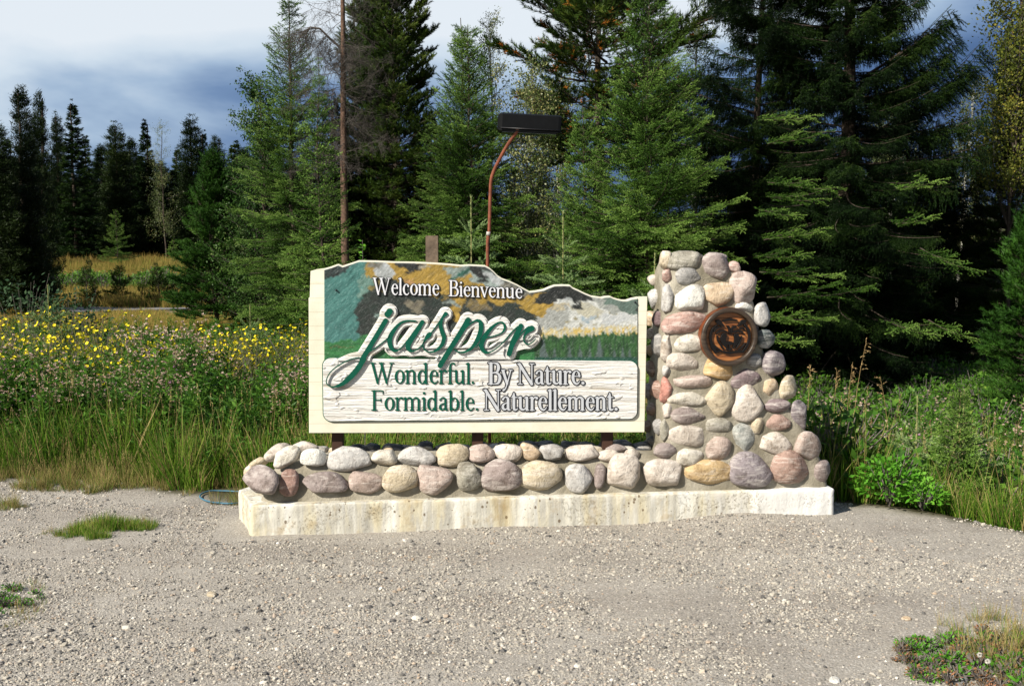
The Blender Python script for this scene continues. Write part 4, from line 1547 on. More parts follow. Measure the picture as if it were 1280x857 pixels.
def floodlight():
    a = LP(622.5, 142, -.16); b = LP(702.5, 146, -.16)
    ax = (b - a).normalized()
    zz = Vector((0, 0, 1)) - ax * ax.z
    zz.normalize()
    yy = zz.cross(ax)
    L = (b - a).length
    hh = 20.5 * PXM * LY
    dp = 0.17
    # cross-section: sloped top, square front lip below
    sec = [(0, 0), (0, -hh * .80), (.004, -hh * .82), (.004, -hh * .97), (dp * .95, -hh * 1.0), (dp, -hh * .9), (dp, -hh * .30), (dp * .72, hh * .02), (dp * .16, hh * .10)]
    bm = bmesh.new()
    rings = []
    for t, s in [(0, .80), (0.012, .95), (0.03, 1), (L - .02, 1), (L - .006, .96), (L, .86)]:
        r = []
        for y, z in sec:
            cy, cz = dp / 2, -hh * .45
            q = a + ax * t + yy * (cy + (y - cy) * s) + zz * (cz + (z - cz) * s)
            r.append(bm.verts.new(q))
        rings.append(r)
    n = len(sec)
    for i in range(len(rings) - 1):
        for k in range(n):
            bm.faces.new((rings[i][k], rings[i][(k + 1) % n], rings[i + 1][(k + 1) % n], rings[i + 1][k]))
    bm.faces.new(rings[0][::-1]); bm.faces.new(rings[-1])
    bmesh.ops.recalc_face_normals(bm, faces=bm.faces)
    me = bpy.data.meshes.new('floodlight_housing')
    bm.to_mesh(me); bm.free()
    link('floodlight_housing', me, lamp, flat('black_enamel', (.0035, .004, .0048), .55, .2, spec=.08))
    # rim trim along the lower front edge
    tb = Buf()
    e0 = a - zz * hh * .81 - yy * .004; e1 = b - zz * hh * .81 - yy * .004
    tube(tb, [e0 + ax * .02, e1 - ax * .01], .0035, 6, cap=True)
    link('rim', tb.build('rim'), lamp, flat('dark_trim', (.012, .012, .014), .4, .1, spec=.4))
    for t in (.22, .5, .78):
        q = a + ax * L * t + zz * hh * .10 + yy * .05
        nb = Buf(); tube(nb, [q, q + zz * .008], .007, 6, cap=True)
        link('housing_screw', nb.build('screw'), lamp, M_black)
    # swivel bracket between pole and housing, and the feed cable
    q = LP(648.5, 161, -.14)
    kb = Buf(); tube(kb, [q - Vector((.012, 0, .012)), q + Vector((.004, 0, .02))], .019, 10, cap=True)
    tube(kb, [q + Vector((-.03, 0, .018)), q + Vector((.035, 0, .022))], .012, 8, cap=True)
    link('swivel_bracket', kb.build('bracket'), lamp, flat('bracket_paint', (.06, .028, .018), .6, .4))
    wb = Buf()
    tube(wb, [q + Vector((.04, .03, .02)), q + Vector((.035, .035, -.04)), q + Vector((-.01, .03, -.07)), LP(634, 182, -.07), LP(623.5, 203, -.02), LP(614.5, 226, .016), LP(612, 292, .016), LP(611, 332, .016)], .004, 5)
    link('cable', wb.build('cable'), lamp, M_black)
    # glass below
    gb = Buf()
    g = [a + ax * .03 + yy * .02 - zz * hh * 1.005, b - ax * .03 + yy * .02 - zz * hh * 1.005, b - ax * .03 + yy * .15 - zz * hh * 1.01, a + ax * .03 + yy * .15 - zz * hh * 1.01]
    g2 = [p - zz * .003 for p in g]
    gb.add(g + g2, [(0, 1, 2, 3), (7, 6, 5, 4), (0, 4, 5, 1), (1, 5, 6, 2), (2, 6, 7, 3), (3, 7, 4, 0)])
    link('lens', gb.build('lens'), lamp, flat('smoked_glass', (.05, .05, .05), .1, .1, spec=.7))


floodlight()

# ---- round carved bear medallion on the pillar
MV = 0.045 + (0.95 - FT) * 0.05
mu, mz = onfront(912.5, 421, MV - 0.065)
MR = 37.0 * PXM * mon(mu, 0, 0).y
MC = mon(mu, MV - 0.005, mz)
medal = thing('bear_medallion', 'round dark rimmed wooden plaque carved with a black bear face on the pillar', 'plaque', MC, ROTZ)


def cyl_profile(prof, n=72):
    b = Buf()
    V = []
    for r, y in prof:
        for k in range(n):
            a = 2 * math.pi * k / n
            V.append((r * math.cos(a), y, r * math.sin(a)))
    F = []
    for i in range(len(prof) - 1):
        for k in range(n):
            p = i * n + k; q = i * n + (k + 1) % n
            F.append((p, p + n, q + n, q))
    b.add(V, F, 0, .5, True)
    return b


def medwood(dark):
    def fn(nt, p):
        v = objco(nt)
        oi = nt.nodes.new('ShaderNodeObjectInfo')
        cm = nt.nodes.new('ShaderNodeCombineXYZ')
        lk(nt, mth(nt, 'MULTIPLY', oi.outputs['Random'], 9), cm.inputs[0])
        lk(nt, mth(nt, 'MULTIPLY', oi.outputs['Random'], 5), cm.inputs[2])
        ad = nt.nodes.new('ShaderNodeVectorMath'); lk(nt, v, ad.inputs[0]); lk(nt, cm.outputs[0], ad.inputs[1])
        g = noise(nt, mapping(nt, ad.outputs[0], (6, 6, 70)), 1, 5, .6, .6)
        if dark:
            r = ramp(nt, [(.3, (.02, .013, .009)), (.7, (.065, .045, .03))], g)
        else:
            r = ramp(nt, [(.28, (.10, .030, .010)), (.5, (.26, .095, .028)), (.72, (.46, .20, .065))], g)
        lk(nt, r.outputs[0], p.inputs['Base Color'])
        bump(nt, p, g, .4, .004)
    return material('medallion_rim_wood' if dark else 'medallion_plank_wood', fn, .38, .5)


M_mrim, M_mplank = medwood(True), medwood(False)
D = -0.065
rim = cyl_profile([(MR * .97, 0.02), (MR, -0.01), (MR, D + .012), (MR * .985, D + .003), (MR * .96, D), (MR * .85, D), (MR * .835, D + .004), (MR * .82, D + .03), (MR * .82, 0.02)])
link('rim', rim.build('rim'), medal, M_mrim)
side = cyl_profile([(MR * 1.003, 0.018), (MR * 1.006, -.01), (MR * 1.006, D + .022), (MR * 1.0, D + .016)])
link('rim_side', side.build('rim_side'), medal, flat('orange_varnish', (.12, .032, .010), .4, .45, 14, spec=.4))
PR_ = MR * .83
cuts = [-1.0, -.66, -.28, .10, .45, .78, 1.0]
for a, b in zip(cuts[:-1], cuts[1:]):
    za, zb = a * PR_ + .0012, b * PR_ - .0012
    n = 14
    za2, zb2 = max(za, -PR_ * .999), min(zb, PR_ * .999)
    lp = []
    for i in range(n + 1):
        z = za2 + (zb2 - za2) * i / n
        lp.append((math.sqrt(max(1e-8, PR_ ** 2 - z * z)), z))
    for i in range(n, -1, -1):
        z = za2 + (zb2 - za2) * i / n
        lp.append((-math.sqrt(max(1e-8, PR_ ** 2 - z * z)), z))
    slab('plank', [lp], D + .032, .02, M_mplank, medal, tol=0)


def bear():
    k = MR / 285.0
    cx, cy = 427, 395

    def S(pts, curve=True):
        P = [((x - cx) * k, -(y - cy) * k, w * k) for x, y, w in pts]
        return cat(P, 2.0 * k) if curve else lin(P, 2.0 * k)
    st = [S([(365, 240, 14), (430, 226, 24), (500, 236, 16)]), S([(296, 242, 22), (320, 252, 46), (348, 278, 26), (372, 290, 12)]), S([(588, 244, 22), (562, 252, 44), (535, 276, 24), (512, 288, 12)]),
          S([(305, 280, 12), (262, 318, 22), (240, 380, 24), (245, 440, 26), (268, 500, 34), (292, 540, 30)]),
          S([(585, 285, 26), (618, 330, 28), (632, 400, 24), (618, 465, 26), (585, 520, 24), (556, 548, 16)]),
          S([(275, 345, 8), (292, 315, 16), (325, 300, 14), (350, 300, 8)]), S([(300, 358, 10), (340, 338, 18), (380, 338, 18), (412, 352, 12)]), S([(408, 292, 18), (424, 310, 24), (432, 345, 18), (430, 362, 8)]),
          S([(490, 296, 20), (462, 306, 24), (452, 340, 16), (450, 362, 8)]), S([(462, 352, 10), (510, 340, 18), (550, 350, 16), (580, 370, 8)]),
          S([(378, 382, 50), (366, 410, 56), (372, 445, 46), (390, 480, 26), (410, 505, 12)]), S([(498, 388, 50), (508, 415, 56), (498, 448, 44), (482, 480, 24), (470, 505, 10)]),
          S([(308, 385, 12), (314, 425, 16), (338, 465, 16), (360, 500, 14), (372, 520, 8)]), S([(552, 390, 10), (545, 430, 12), (525, 470, 12), (500, 505, 10)]),
          S([(408, 458, 30), (430, 456, 36), (454, 458, 30)]), S([(430, 480, 12), (430, 505, 12)]), S([(398, 520, 8), (415, 512, 12), (430, 524, 16), (446, 512, 12), (462, 520, 8)]),
          S([(290, 542, 22), (340, 532, 14), (390, 545, 22), (430, 552, 26), (480, 545, 24), (540, 540, 26), (570, 548, 16)]),
          S([(280, 478, 16), (300, 500, 24), (335, 520, 14), (352, 524, 8)]), S([(592, 455, 8), (560, 495, 14), (520, 522, 10)]), S([(520, 325, 8), (565, 310, 14), (590, 340, 10)])]
    Dd = [(x, z, w / 2) for x, z, w in np.vstack(st)]
    L, _ = field_loops(Dd, 1.6 * k, [0.0])
    slab('bear_face', L[0], D + .016, .017, flat('burnt_black_wood', (.006, .005, .005), .5, .3, spec=.25), medal, bevel=.0015)


bear()

# ================================================================== PLANT KIT
def blades(P, D, L, Wd, rs, tone=None, flip=0.0):
    """thin triangles: base P, direction D (unit), length L, width Wd (arrays)"""
    n = len(P)
    L = np.broadcast_to(L, (n,))[:, None]; Wd = np.broadcast_to(Wd, (n,))[:, None]
    r = rs.normal(size=(n, 3))
    s = np.cross(D, r); s /= np.maximum(1e-9, np.linalg.norm(s, axis=1))[:, None]
    T = np.stack([P - s * Wd / 2, P + s * Wd / 2, P + D * L], 1)
    if tone is None: tone = np.full(n, .5)
    t = np.stack([tone * .8, tone * .8, np.minimum(1, tone * 1.15)], 1)
    return T, t


def brush(a, b, step, ln, wd, rs, fwd=0.75, tone=.5):
    """needles all round the twig from a to b"""
    a = np.array(a, float); b = np.array(b, float)
    d = b - a; L = np.linalg.norm(d)
    if L < 1e-6: return np.zeros((0, 3, 3)), np.zeros((0, 3))
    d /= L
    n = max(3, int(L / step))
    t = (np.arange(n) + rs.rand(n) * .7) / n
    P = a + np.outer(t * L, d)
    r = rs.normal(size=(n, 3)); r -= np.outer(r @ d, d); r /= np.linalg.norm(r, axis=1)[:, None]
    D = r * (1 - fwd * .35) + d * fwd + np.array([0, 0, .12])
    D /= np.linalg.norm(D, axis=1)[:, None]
    return blades(P, D, ln * (0.8 + .4 * rs.rand(n)), wd, rs, tone * (.7 + .5 * t) * (.85 + .3 * rs.rand(n)))


def coll(name, meshes, mats):
    c = bpy.data.collections.new(name)
    for i, me in enumerate(meshes):
        for m in mats: me.materials.append(m)
        o = bpy.data.objects.new('%s_%02d' % (name, i), me)
        c.objects.link(o)
    g = bpy.data.node_groups.new(name, 'GeometryNodeTree')
    GROUP_MESHES[g.name] = meshes
    g.interface.new_socket('Geometry', in_out='INPUT', socket_type='NodeSocketGeometry')
    g.interface.new_socket('Geometry', in_out='OUTPUT', socket_type='NodeSocketGeometry')
    gi = g.nodes.new('NodeGroupInput'); go = g.nodes.new('NodeGroupOutput')
    ci = g.nodes.new('GeometryNodeCollectionInfo')
    ci.inputs['Collection'].default_value = c
    ci.inputs['Separate Children'].default_value = True
    ci.inputs['Reset Children'].default_value = True
    ip = g.nodes.new('GeometryNodeInstanceOnPoints')
    ip.inputs['Pick Instance'].default_value = True

    def attr(n, t):
        a = g.nodes.new('GeometryNodeInputNamedAttribute'); a.data_type = t
        a.inputs['Name'].default_value = n
        return a.outputs['Attribute']
    e2r = g.nodes.new('FunctionNodeEulerToRotation')
    L_ = g.links.new
    L_(gi.outputs[0], ip.inputs['Points'])
    L_(ci.outputs[0], ip.inputs['Instance'])
    L_(attr('var', 'INT'), ip.inputs['Instance Index'])
    L_(attr('rot', 'FLOAT_VECTOR'), e2r.inputs[0])
    L_(e2r.outputs[0], ip.inputs['Rotation'])
    L_(attr('scl', 'FLOAT_VECTOR'), ip.inputs['Scale'])
    L_(ip.outputs[0], go.inputs[0])
    return g


def scatter(name, group, P, R, S, Vr, parent=None, loc=None):
    P = np.asarray(P, np.float32).reshape(-1, 3)
    n = len(P)
    me = bpy.data.meshes.new(name)
    me.vertices.add(n)
    me.vertices.foreach_set('co', P.ravel())
    a = me.attributes.new('rot', 'FLOAT_VECTOR', 'POINT'); a.data.foreach_set('vector', np.asarray(R, np.float32).ravel())
    S = np.asarray(S, np.float32)
    if S.ndim == 1: S = np.repeat(S[:, None], 3, 1)
    a = me.attributes.new('scl', 'FLOAT_VECTOR', 'POINT'); a.data.foreach_set('vector', S.ravel())
    a = me.attributes.new('var', 'INT', 'POINT'); a.data.foreach_set('value', np.asarray(Vr, np.int32))
    o = bpy.data.objects.new(name, me)
    COL.objects.link(o)
    if parent is not None: o.parent = parent
    if loc is not None: o.location = loc
    m = o.modifiers.new('foliage', 'NODES')
    m.node_group = group
    return o


GROUP_MESHES = {}


def spread(name, group, P, R, S, Vr, parent, cap=300):
    """every bough a real object under its tree; meshes are shared"""
    S = np.asarray(S, float)
    idx = range(len(P))
    if len(P) > cap:
        idx = sorted(np.argsort(-S * (1 + 0 * S))[:cap])
    ms = GROUP_MESHES[group.name]
    for i in idx:
        o = bpy.data.objects.new(name, ms[int(Vr[i])])
        COL.objects.link(o)
        o.parent = parent
        o.location = P[i]
        o.rotation_euler = R[i]
        s_ = float(S[i])
        o.scale = (s_, s_, s_)


# ---- spruce boughs: unit meshes of real length along +X
SPL = [0.22, 0.45, 0.8, 1.3, 2.0]


def spruce_bough(L, seed, hang=0.0, wide=1.0, nl=.017, nw=.0075, step=.0042):
    rs = np.random.RandomState(seed)
    b = Buf()
    def ax(t):
        return np.array([L * t, 0.03 * L * math.sin(5 * t + seed), L * (-0.10 * t + 0.13 * t * t * t)])
    pts = [ax(t) for t in np.linspace(0, 1, 7)]
    tube(b, [Vector(p) for p in pts], [0.011 * L ** .6 * (1 - .85 * t) for t in np.linspace(0, 1, 7)], 4, 1, .3)
    TT = []; TN = []
    def add(a, c, tone):
        T, t = brush(a, c, step, nl, nw, rs, tone=tone)
        if len(T): TT.append(T); TN.append(t)
    n = max(3, int(L / .085))
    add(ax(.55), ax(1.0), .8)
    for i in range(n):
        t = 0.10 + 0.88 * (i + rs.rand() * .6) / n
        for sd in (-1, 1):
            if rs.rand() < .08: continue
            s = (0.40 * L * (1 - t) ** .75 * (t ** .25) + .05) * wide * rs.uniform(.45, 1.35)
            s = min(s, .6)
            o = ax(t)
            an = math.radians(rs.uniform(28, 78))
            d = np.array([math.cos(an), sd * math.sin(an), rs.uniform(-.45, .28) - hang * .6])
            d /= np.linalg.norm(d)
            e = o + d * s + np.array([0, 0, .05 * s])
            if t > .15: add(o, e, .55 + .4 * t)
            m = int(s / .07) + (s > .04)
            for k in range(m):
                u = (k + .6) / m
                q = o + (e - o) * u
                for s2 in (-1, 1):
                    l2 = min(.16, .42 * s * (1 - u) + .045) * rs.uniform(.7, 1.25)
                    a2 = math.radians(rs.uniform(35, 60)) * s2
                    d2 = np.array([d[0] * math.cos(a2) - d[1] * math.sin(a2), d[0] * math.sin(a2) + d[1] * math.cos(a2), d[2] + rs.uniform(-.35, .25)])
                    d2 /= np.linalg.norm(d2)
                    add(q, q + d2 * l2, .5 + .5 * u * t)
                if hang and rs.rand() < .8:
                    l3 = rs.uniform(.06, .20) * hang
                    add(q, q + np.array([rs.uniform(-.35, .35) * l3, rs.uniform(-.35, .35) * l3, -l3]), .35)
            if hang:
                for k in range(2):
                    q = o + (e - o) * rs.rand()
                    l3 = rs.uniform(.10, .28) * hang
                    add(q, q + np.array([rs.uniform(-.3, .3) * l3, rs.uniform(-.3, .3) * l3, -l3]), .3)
    b.tris(np.concatenate(TT), 0, np.concatenate(TN))
    return b.build('bough')


# ---- pine boughs: bare twigs carrying long-needled tufts
PIL = [0.3, 0.6, 1.0, 1.6]


def pine_bough(L, seed, rust=0.0, nl=.055):
    rs = np.random.RandomState(seed)
    b = Buf()
    def ax(t):
        return np.array([L * t, 0.06 * L * math.sin(4 * t + seed), L * (0.18 * t * t + .02 * math.sin(9 * t + seed))])
    tube(b, [Vector(ax(t)) for t in np.linspace(0, 1, 7)], [0.013 * L ** .6 * (1 - .8 * t) for t in np.linspace(0, 1, 7)], 4, 1, .3)
    def tuft(a, c, tone):
        m = 2 if rs.rand() < rust else 0
        T, t = brush(a, c, .0036, nl, .0085, rs, fwd=.9, tone=tone)
        if m == 2: t = t * 0 + rs.rand(*t.shape)
        b.tris(T, m, t)
    n = max(2, int(L / .085))
    tuft(ax(.8), ax(1.02), .9)
    for i in range(n):
        t = .28 + .70 * (i + rs.rand() * .5) / n
        for sd in (-1, 1):
            s = (.38 * L * (1 - t) ** .6 + .06) * rs.uniform(.6, 1.2)
            s = min(s, .5)
            an = math.radians(rs.uniform(30, 60))
            d = np.array([math.cos(an), sd * math.sin(an), rs.uniform(.05, .55)]); d /= np.linalg.norm(d)
            o = ax(t); e = o + d * s
            tube(b, [Vector(o), Vector(e)], [.004, .002], 3, 1, .3)
            tuft(e - d * min(.15, s * .8), e + d * .03, .6 + .3 * rs.rand())
            for k in range(int(s / .12) + 1):
                q = o + (e - o) * (k + .7) / (int(s / .12) + .5)
                d2 = d + rs.normal(size=3) * .5; d2[2] += .3; d2 /= np.linalg.norm(d2)
                tuft(q, q + d2 * rs.uniform(.05, .09), .5)
    return b.build('pine_bough')


def dead_bough(L, seed, bend=.5):
    rs = np.random.RandomState(seed)
    b = Buf()
    def grow(p, d, l, r, lev):
        n = 5
        pts = [p]; dd = d.copy()
        for i in range(n):
            dd = dd + rs.normal(size=3) * .12 + np.array([0, 0, (-.10 * bend if lev == 0 else -.06)])
            dd /= np.linalg.norm(dd)
            pts.append(pts[-1] + dd * l / n)
        tube(b, [Vector(q) for q in pts], [r * (1 - .75 * i / n) for i in range(n + 1)], 3, 0, .5)
        if lev < 3:
            k = int((5, 4, 3)[lev] * (1.3 if L > .8 else .9))
            for i in range(k * 2):
                u = rs.uniform(.15, 1)
                q = pts[0] + (pts[-1] - pts[0]) * 0
                idx = min(n - 1, int(u * n)); q = pts[idx] + (pts[idx + 1] - pts[idx]) * (u * n - idx)
                d2 = d * .7 + rs.normal(size=3) * .7 + np.array([0, 0, -.25]); d2 /= np.linalg.norm(d2)
                grow(q, d2, l * rs.uniform(.25, .5), r * .5, lev + 1 if lev else 1 + (rs.rand() < .3))
    grow(np.zeros(3), np.array([1., 0, .15]), L, .007 * L ** .5, 0)
    return b.build('dead_bough')


def leafy_spray(L, seed, n, lw=.035, m_leaf=0):
    rs = np.random.RandomState(seed)
    b = Buf()
    pts = [np.array([L * t, .08 * L * math.sin(4 * t + seed), .12 * L * t * t]) for t in np.linspace(0, 1, 5)]
    tube(b, [Vector(p) for p in pts], [.005, .004, .0035, .0025, .0015], 3, 1, .4)
    for i in range(n):
        t = rs.uniform(.1, 1.05)
        o = np.array([L * t, 0, .12 * L * t * t]) + rs.normal(size=3) * np.array([.03, .16 * L * (1.1 - .6 * t), .14 * L])
        d = rs.normal(size=3); d /= np.linalg.norm(d)
        s = np.cross(d, rs.normal(size=3)); s /= np.linalg.norm(s)
        w = lw * rs.uniform(.7, 1.2)
        b.add([o, o + d * w * .5 + s * w * .42, o + d * w * 1.15, o + d * w * .5 - s * w * .42], [(0, 1, 2, 3)], m_leaf, rs.uniform(.2, 1))
    return b.build('leafy_spray')


M_bark = flat('brown_bark', (.055, .042, .032), .95, .5, 14, .8)
M_twig = flat('grey_twig', (.13, .115, .10), .95, .35, 20)
M_deadtwig = flat('dead_grey_twig', (.075, .066, .058), .95, .4, 8)
M_aspbark = flat('pale_aspen_bark', (.36, .36, .30), .8, .35, 12)
M_spruce = foliage('spruce_needles', [(0, (.002, .006, .001)), (.26, (.006, .018, .0025)), (.48, (.021, .056, .0065)), (.7, (.064, .135, .018)), (1, (.20, .31, .065))], .8, .05, .5, .7, spec=.12)  # pale stops are new growth; darkest ones paint shade between twigs
M_sprshade = foliage('dark_spruce_needles', [(0, (.0015, .004, .0012)), (.3, (.0035, .010, .0028)), (.6, (.010, .025, .004)), (1, (.052, .09, .016))], .6, .04, .5, .7, spec=.08)  # spruce needles darkened in colour to stand for forest shade
M_pine = foliage('pine_needles', [(0, (.004, .009, .0015)), (.3, (.012, .027, .004)), (.6, (.036, .070, .009)), (1, (.14, .18, .03))], .62, .12, .5, .6)
M_rust = foliage('rusty_needles', [(0, (.20, .06, .012)), (.6, (.42, .15, .02)), (1, (.5, .30, .04))], .6, .1)
M_ypine = foliage('young_pine_needles', [(0, (.005, .018, .002)), (.4, (.018, .058, .007)), (.8, (.05, .13, .016)), (1, (.12, .21, .04))], .6, .15, .5, .8)
M_aspen = foliage('aspen_leaves', [(0, (.03, .055, .012)), (.35, (.06, .10, .022)), (.7, (.14, .18, .055)), (.9, (.28, .29, .12)), (1, (.36, .33, .11))], .75, .35, .45, .6, spec=.4)
M_ygreen = foliage('green_poplar_leaves', [(0, (.008, .024, .004)), (.4, (.022, .058, .011)), (.8, (.065, .125, .028)), (1, (.15, .19, .06))], .6, .3, .45, .7)
M_golden = foliage('yellowing_leaves', [(0, (.025, .04, .006)), (.4, (.07, .095, .014)), (.8, (.17, .18, .03)), (1, (.34, .28, .05))], .7, .35, .45, .6)

G_spruce = coll('spruce_bough', [spruce_bough(l, i + 1) for i, l in enumerate(SPL)], [M_spruce, M_bark])
G_sprshade = coll('dark_spruce_bough', [spruce_bough(l, i + 11, hang=.75) for i, l in enumerate(SPL)], [M_sprshade, M_bark])
G_hang = coll('hanging_bough', [spruce_bough(l, i + 21, hang=1.1, wide=.6) for i, l in enumerate([1.3, 2.0, 1.3, 2.0])], [M_sprshade, M_bark])
G_pine = coll('pine_bough', [pine_bough(l, i + 1) for i, l in enumerate(PIL)], [M_pine, M_bark, M_rust])
G_rpine = coll('rusty_pine_bough', [pine_bough(l, i + 5, .055, .068) for i, l in enumerate(PIL)], [M_pine, M_bark, M_rust])
G_ypine = coll('young_pine_bough', [pine_bough(l, i + 9, 0, .06) for i, l in enumerate(PIL)], [M_ypine, M_bark, M_rust])
DEL = [.5, 1.0, 1.7]
G_dead = coll('dead_bough', [dead_bough(l, i + 2) for i, l in enumerate(DEL)], [M_deadtwig])
ASL = [.35, .6, .9]
G_aspen = coll('aspen_spray', [leafy_spray(l, i, int(120 * l)) for i, l in enumerate(ASL)], [M_aspen, M_twig])
G_green = coll('poplar_spray', [leafy_spray(l, i + 4, int(110 * l), .045) for i, l in enumerate(ASL)], [M_ygreen, M_twig])
G_gold = coll('yellow_spray', [leafy_spray(l, i + 8, int(110 * l), .045) for i, l in enumerate(ASL)], [M_golden, M_twig])


def pick(lens, l):
    l = np.asarray(l)
    d = np.abs(np.log(l[:, None] / np.array(lens)[None]))
    k = d.argmin(1)
    return k, l / np.array(lens)[k]


COUNT = {}


def trunk_mesh(H, r0, seed, bend=.02, sides=9, wig=.02):
    rs = np.random.RandomState(seed)
    b = Buf()
    n = 14
    px_ = np.cumsum(rs.normal(size=n + 1)) * wig; py_ = np.cumsum(rs.normal(size=n + 1)) * wig
    px_ -= px_[0]; py_ -= py_[0]
    pts = [(px_[i] + bend * (i / n) ** 2 * H, py_[i], H * i / n) for i in range(n + 1)]
    tube(b, pts, [r0 * (1.25 if i == 0 else 1) * (1 - .93 * i / n) + .002 for i in range(n + 1)], sides, 0, .5)
    return b.build('trunk'), np.array(pts)


def conifer(name, label, Y, px, pytop, half_px, seed, G=None, lens=SPL, z0=.3, dz=.11, per=6, elev=(8, 48), droop=-12,
            cat='tree', rad=None, gap=0.0, shape=.8, zmaxrow=None, lean=0.0, bark=None, group=None, extra=None, jitter=.25, lop=None, tr=None, base_px=None):
    """px: photo column of the trunk, pytop: row of the tip (may be above the frame), half_px: crown half width near its base"""
    G = G or G_spruce
    base = at(px, 330, Y); base.z = ht(base.x, base.y) - .03
    top = at(px, pytop, Y).z
    H = top - base.z
    R = half_px * PXM * Y
    rs = np.random.RandomState(seed)
    t = thing(name, label, cat, base, 0, group)
    me, tp = trunk_mesh(H, tr or max(.015, H * .009), seed, lean)
    link('trunk', me, t, bark or M_bark)
    P = []; Rr = []; Ls = []
    z = z0 * H
    zvis = at(px, -70, Y).z - base.z
    while z < H * .985:
        f = (H - z) / (H - z0 * H)
        r = R * min(1, (f ** shape) * 1.05)
        n = max(3, int(per * (0.5 + .5 * f) + rs.rand()))
        a0 = rs.rand() * 6.28
        for k in range(n):
            if rs.rand() < gap: continue
            az = a0 + 6.283 * k / n + rs.uniform(-.35, .35)
            l = r * rs.uniform(1 - jitter, 1 + jitter) + .06
            if lop is not None: l *= lop(az, z / H, rs)
            if l < .05: continue
            zz = z + rs.uniform(-dz, dz) * .6
            e = math.radians(elev[0] * f + elev[1] * (1 - f) + (droop if f > .6 else 0) + rs.uniform(-9, 9))
            i = min(13.99, max(0, zz / H * 14)); ii = int(i)
            c = tp[ii] + (tp[ii + 1] - tp[ii]) * (i - ii)
            P.append((c[0], c[1], zz)); Rr.append((rs.uniform(-.25, .25), -e, az)); Ls.append(l)
        z += dz * (.55 + .45 * f) * (1 if z < zvis else 2.6)
    if extra is not None:
        for (xx, zz, az, e, l) in extra(H, base):
            P.append((xx, 0, zz)); Rr.append((0, -e, az)); Ls.append(l)
    k, s = pick(lens, np.array(Ls))
    COUNT[label] = len(P)
    spread('bough', G, P, Rr, s, k, t)
    return t


def leafy_tree(name, label, Y, px, pytop, pybot, half_px, seed, G, n=160, bark=None, cat='tree', group=None, tr=.03, lens=ASL, stemh=True, up=(10, 65)):
    base = at(px, 330, Y); base.z = ht(base.x, base.y) - .03
    top = at(px, pytop, Y).z; bot = at(px, pybot, Y).z
    H = top - base.z
    R = half_px * PXM * Y
    rs = np.random.RandomState(seed)
    t = thing(name, label, cat, base, 0, group)
    me, tp = trunk_mesh(H * .97, tr, seed, 0, 7, .03)
    link('trunk', me, t, bark or M_aspbark)
    zb = bot - base.z
    P = []; Rr = []; Ls = []
    for i in range(n):
        z = zb + (H - zb) * rs.rand() ** 1.1
        f = (H - z) / (H - zb)
        az = rs.rand() * 6.283
        rr = R * (f ** .6) * rs.rand() * .75
        e = math.radians(rs.uniform(*up))
        ii = min(13, int(z / H * 14))
        c = tp[ii]
        P.append((c[0] + math.cos(az) * rr, c[1] + math.sin(az) * rr, z)); Rr.append((rs.uniform(-1, 1), -e, az))
        Ls.append(rs.uniform(.3, .95) * (.5 + .5 * f) * max(.5, min(1.2, R / .6)))
    # limbs carrying the sprays
    b = Buf()
    for i in range(0, n, 6):
        p = P[i]; ii = max(0, min(13, int((p[2] - .5) / H * 14)))
        c = tp[ii]
        tube(b, [Vector(c), Vector(((c[0] + p[0]) / 2, (c[1] + p[1]) / 2, (c[2] + p[2]) / 2 - .04)), Vector(p)], [tr * .3, tr * .2, tr * .1], 4, 0, .5)
    o = link('limbs', b.build('limbs'), t, bark or M_aspbark)
    o['kind'] = 'stuff'
    k, s = pick(lens, np.array(Ls))
    COUNT[label] = len(P)
    spread('leafy_spray', G, P, Rr, s, k, t)
    return t


def far_crown(kind, seed, H, R, nb, nl, nw, per):
    """a whole crown in one mesh, for trees far enough that boughs merge"""
    rs = np.random.RandomState(seed)
    PP = []; DD = []; LL = []; TN = []
    for i in range(nb):
        f = rs.rand() ** .8                       # 1 at the foot, 0 at the tip
        z = H * (1 - .95 * f)
        if kind == 'p':
            r = R * (.10 + 1.0 * f ** .62) * rs.uniform(.5, 1.15)
            e = rs.uniform(-.1, .6)
        else:
            r = R * (f ** .85 + .04) * rs.uniform(.7, 1.15)
            e = rs.uniform(-.45, .05) + .5 * (1 - f)
        az = rs.rand() * 6.283
        d = np.array([math.cos(az) * math.cos(e), math.sin(az) * math.cos(e), math.sin(e)])
        n = int(per * (r / R + .15))
        u = rs.rand(n) ** .7
        if kind == 'p':
            u = np.round(u * 4) / 4 + rs.normal(size=n) * .035      # tufts
        q = np.array([0, 0, z]) + np.outer(u * r, d)
        side = np.array([-d[1], d[0], 0])
        w = (.28 if kind == 'p' else .22) * r * (1.05 - u)
        if kind == 'p': w = w * .8 + .05 * R
        sp = rs.normal(size=n) * w
        q = q + np.outer(sp, side) + rs.normal(size=(n, 3)) * (.05 * R if kind == 'p' else .022 * R)
        q[:, 2] -= np.abs(sp) * .25
        dd = d + np.outer(np.sign(sp) * .8, side) + rs.normal(size=(n, 3)) * (.7 if kind == 'p' else .35)
        if kind == 'p': dd[:, 2] += .5
        dd /= np.linalg.norm(dd, axis=1)[:, None]
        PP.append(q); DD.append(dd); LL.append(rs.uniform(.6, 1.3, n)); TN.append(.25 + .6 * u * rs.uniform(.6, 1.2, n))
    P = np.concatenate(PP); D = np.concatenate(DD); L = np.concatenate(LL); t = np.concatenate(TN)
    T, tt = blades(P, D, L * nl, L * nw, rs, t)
    return mesh_np('crown', T.reshape(-1, 3), np.arange(len(P) * 3).reshape(-1, 3), False, attrs={'tone': tt.reshape(-1)})


FARP = {}


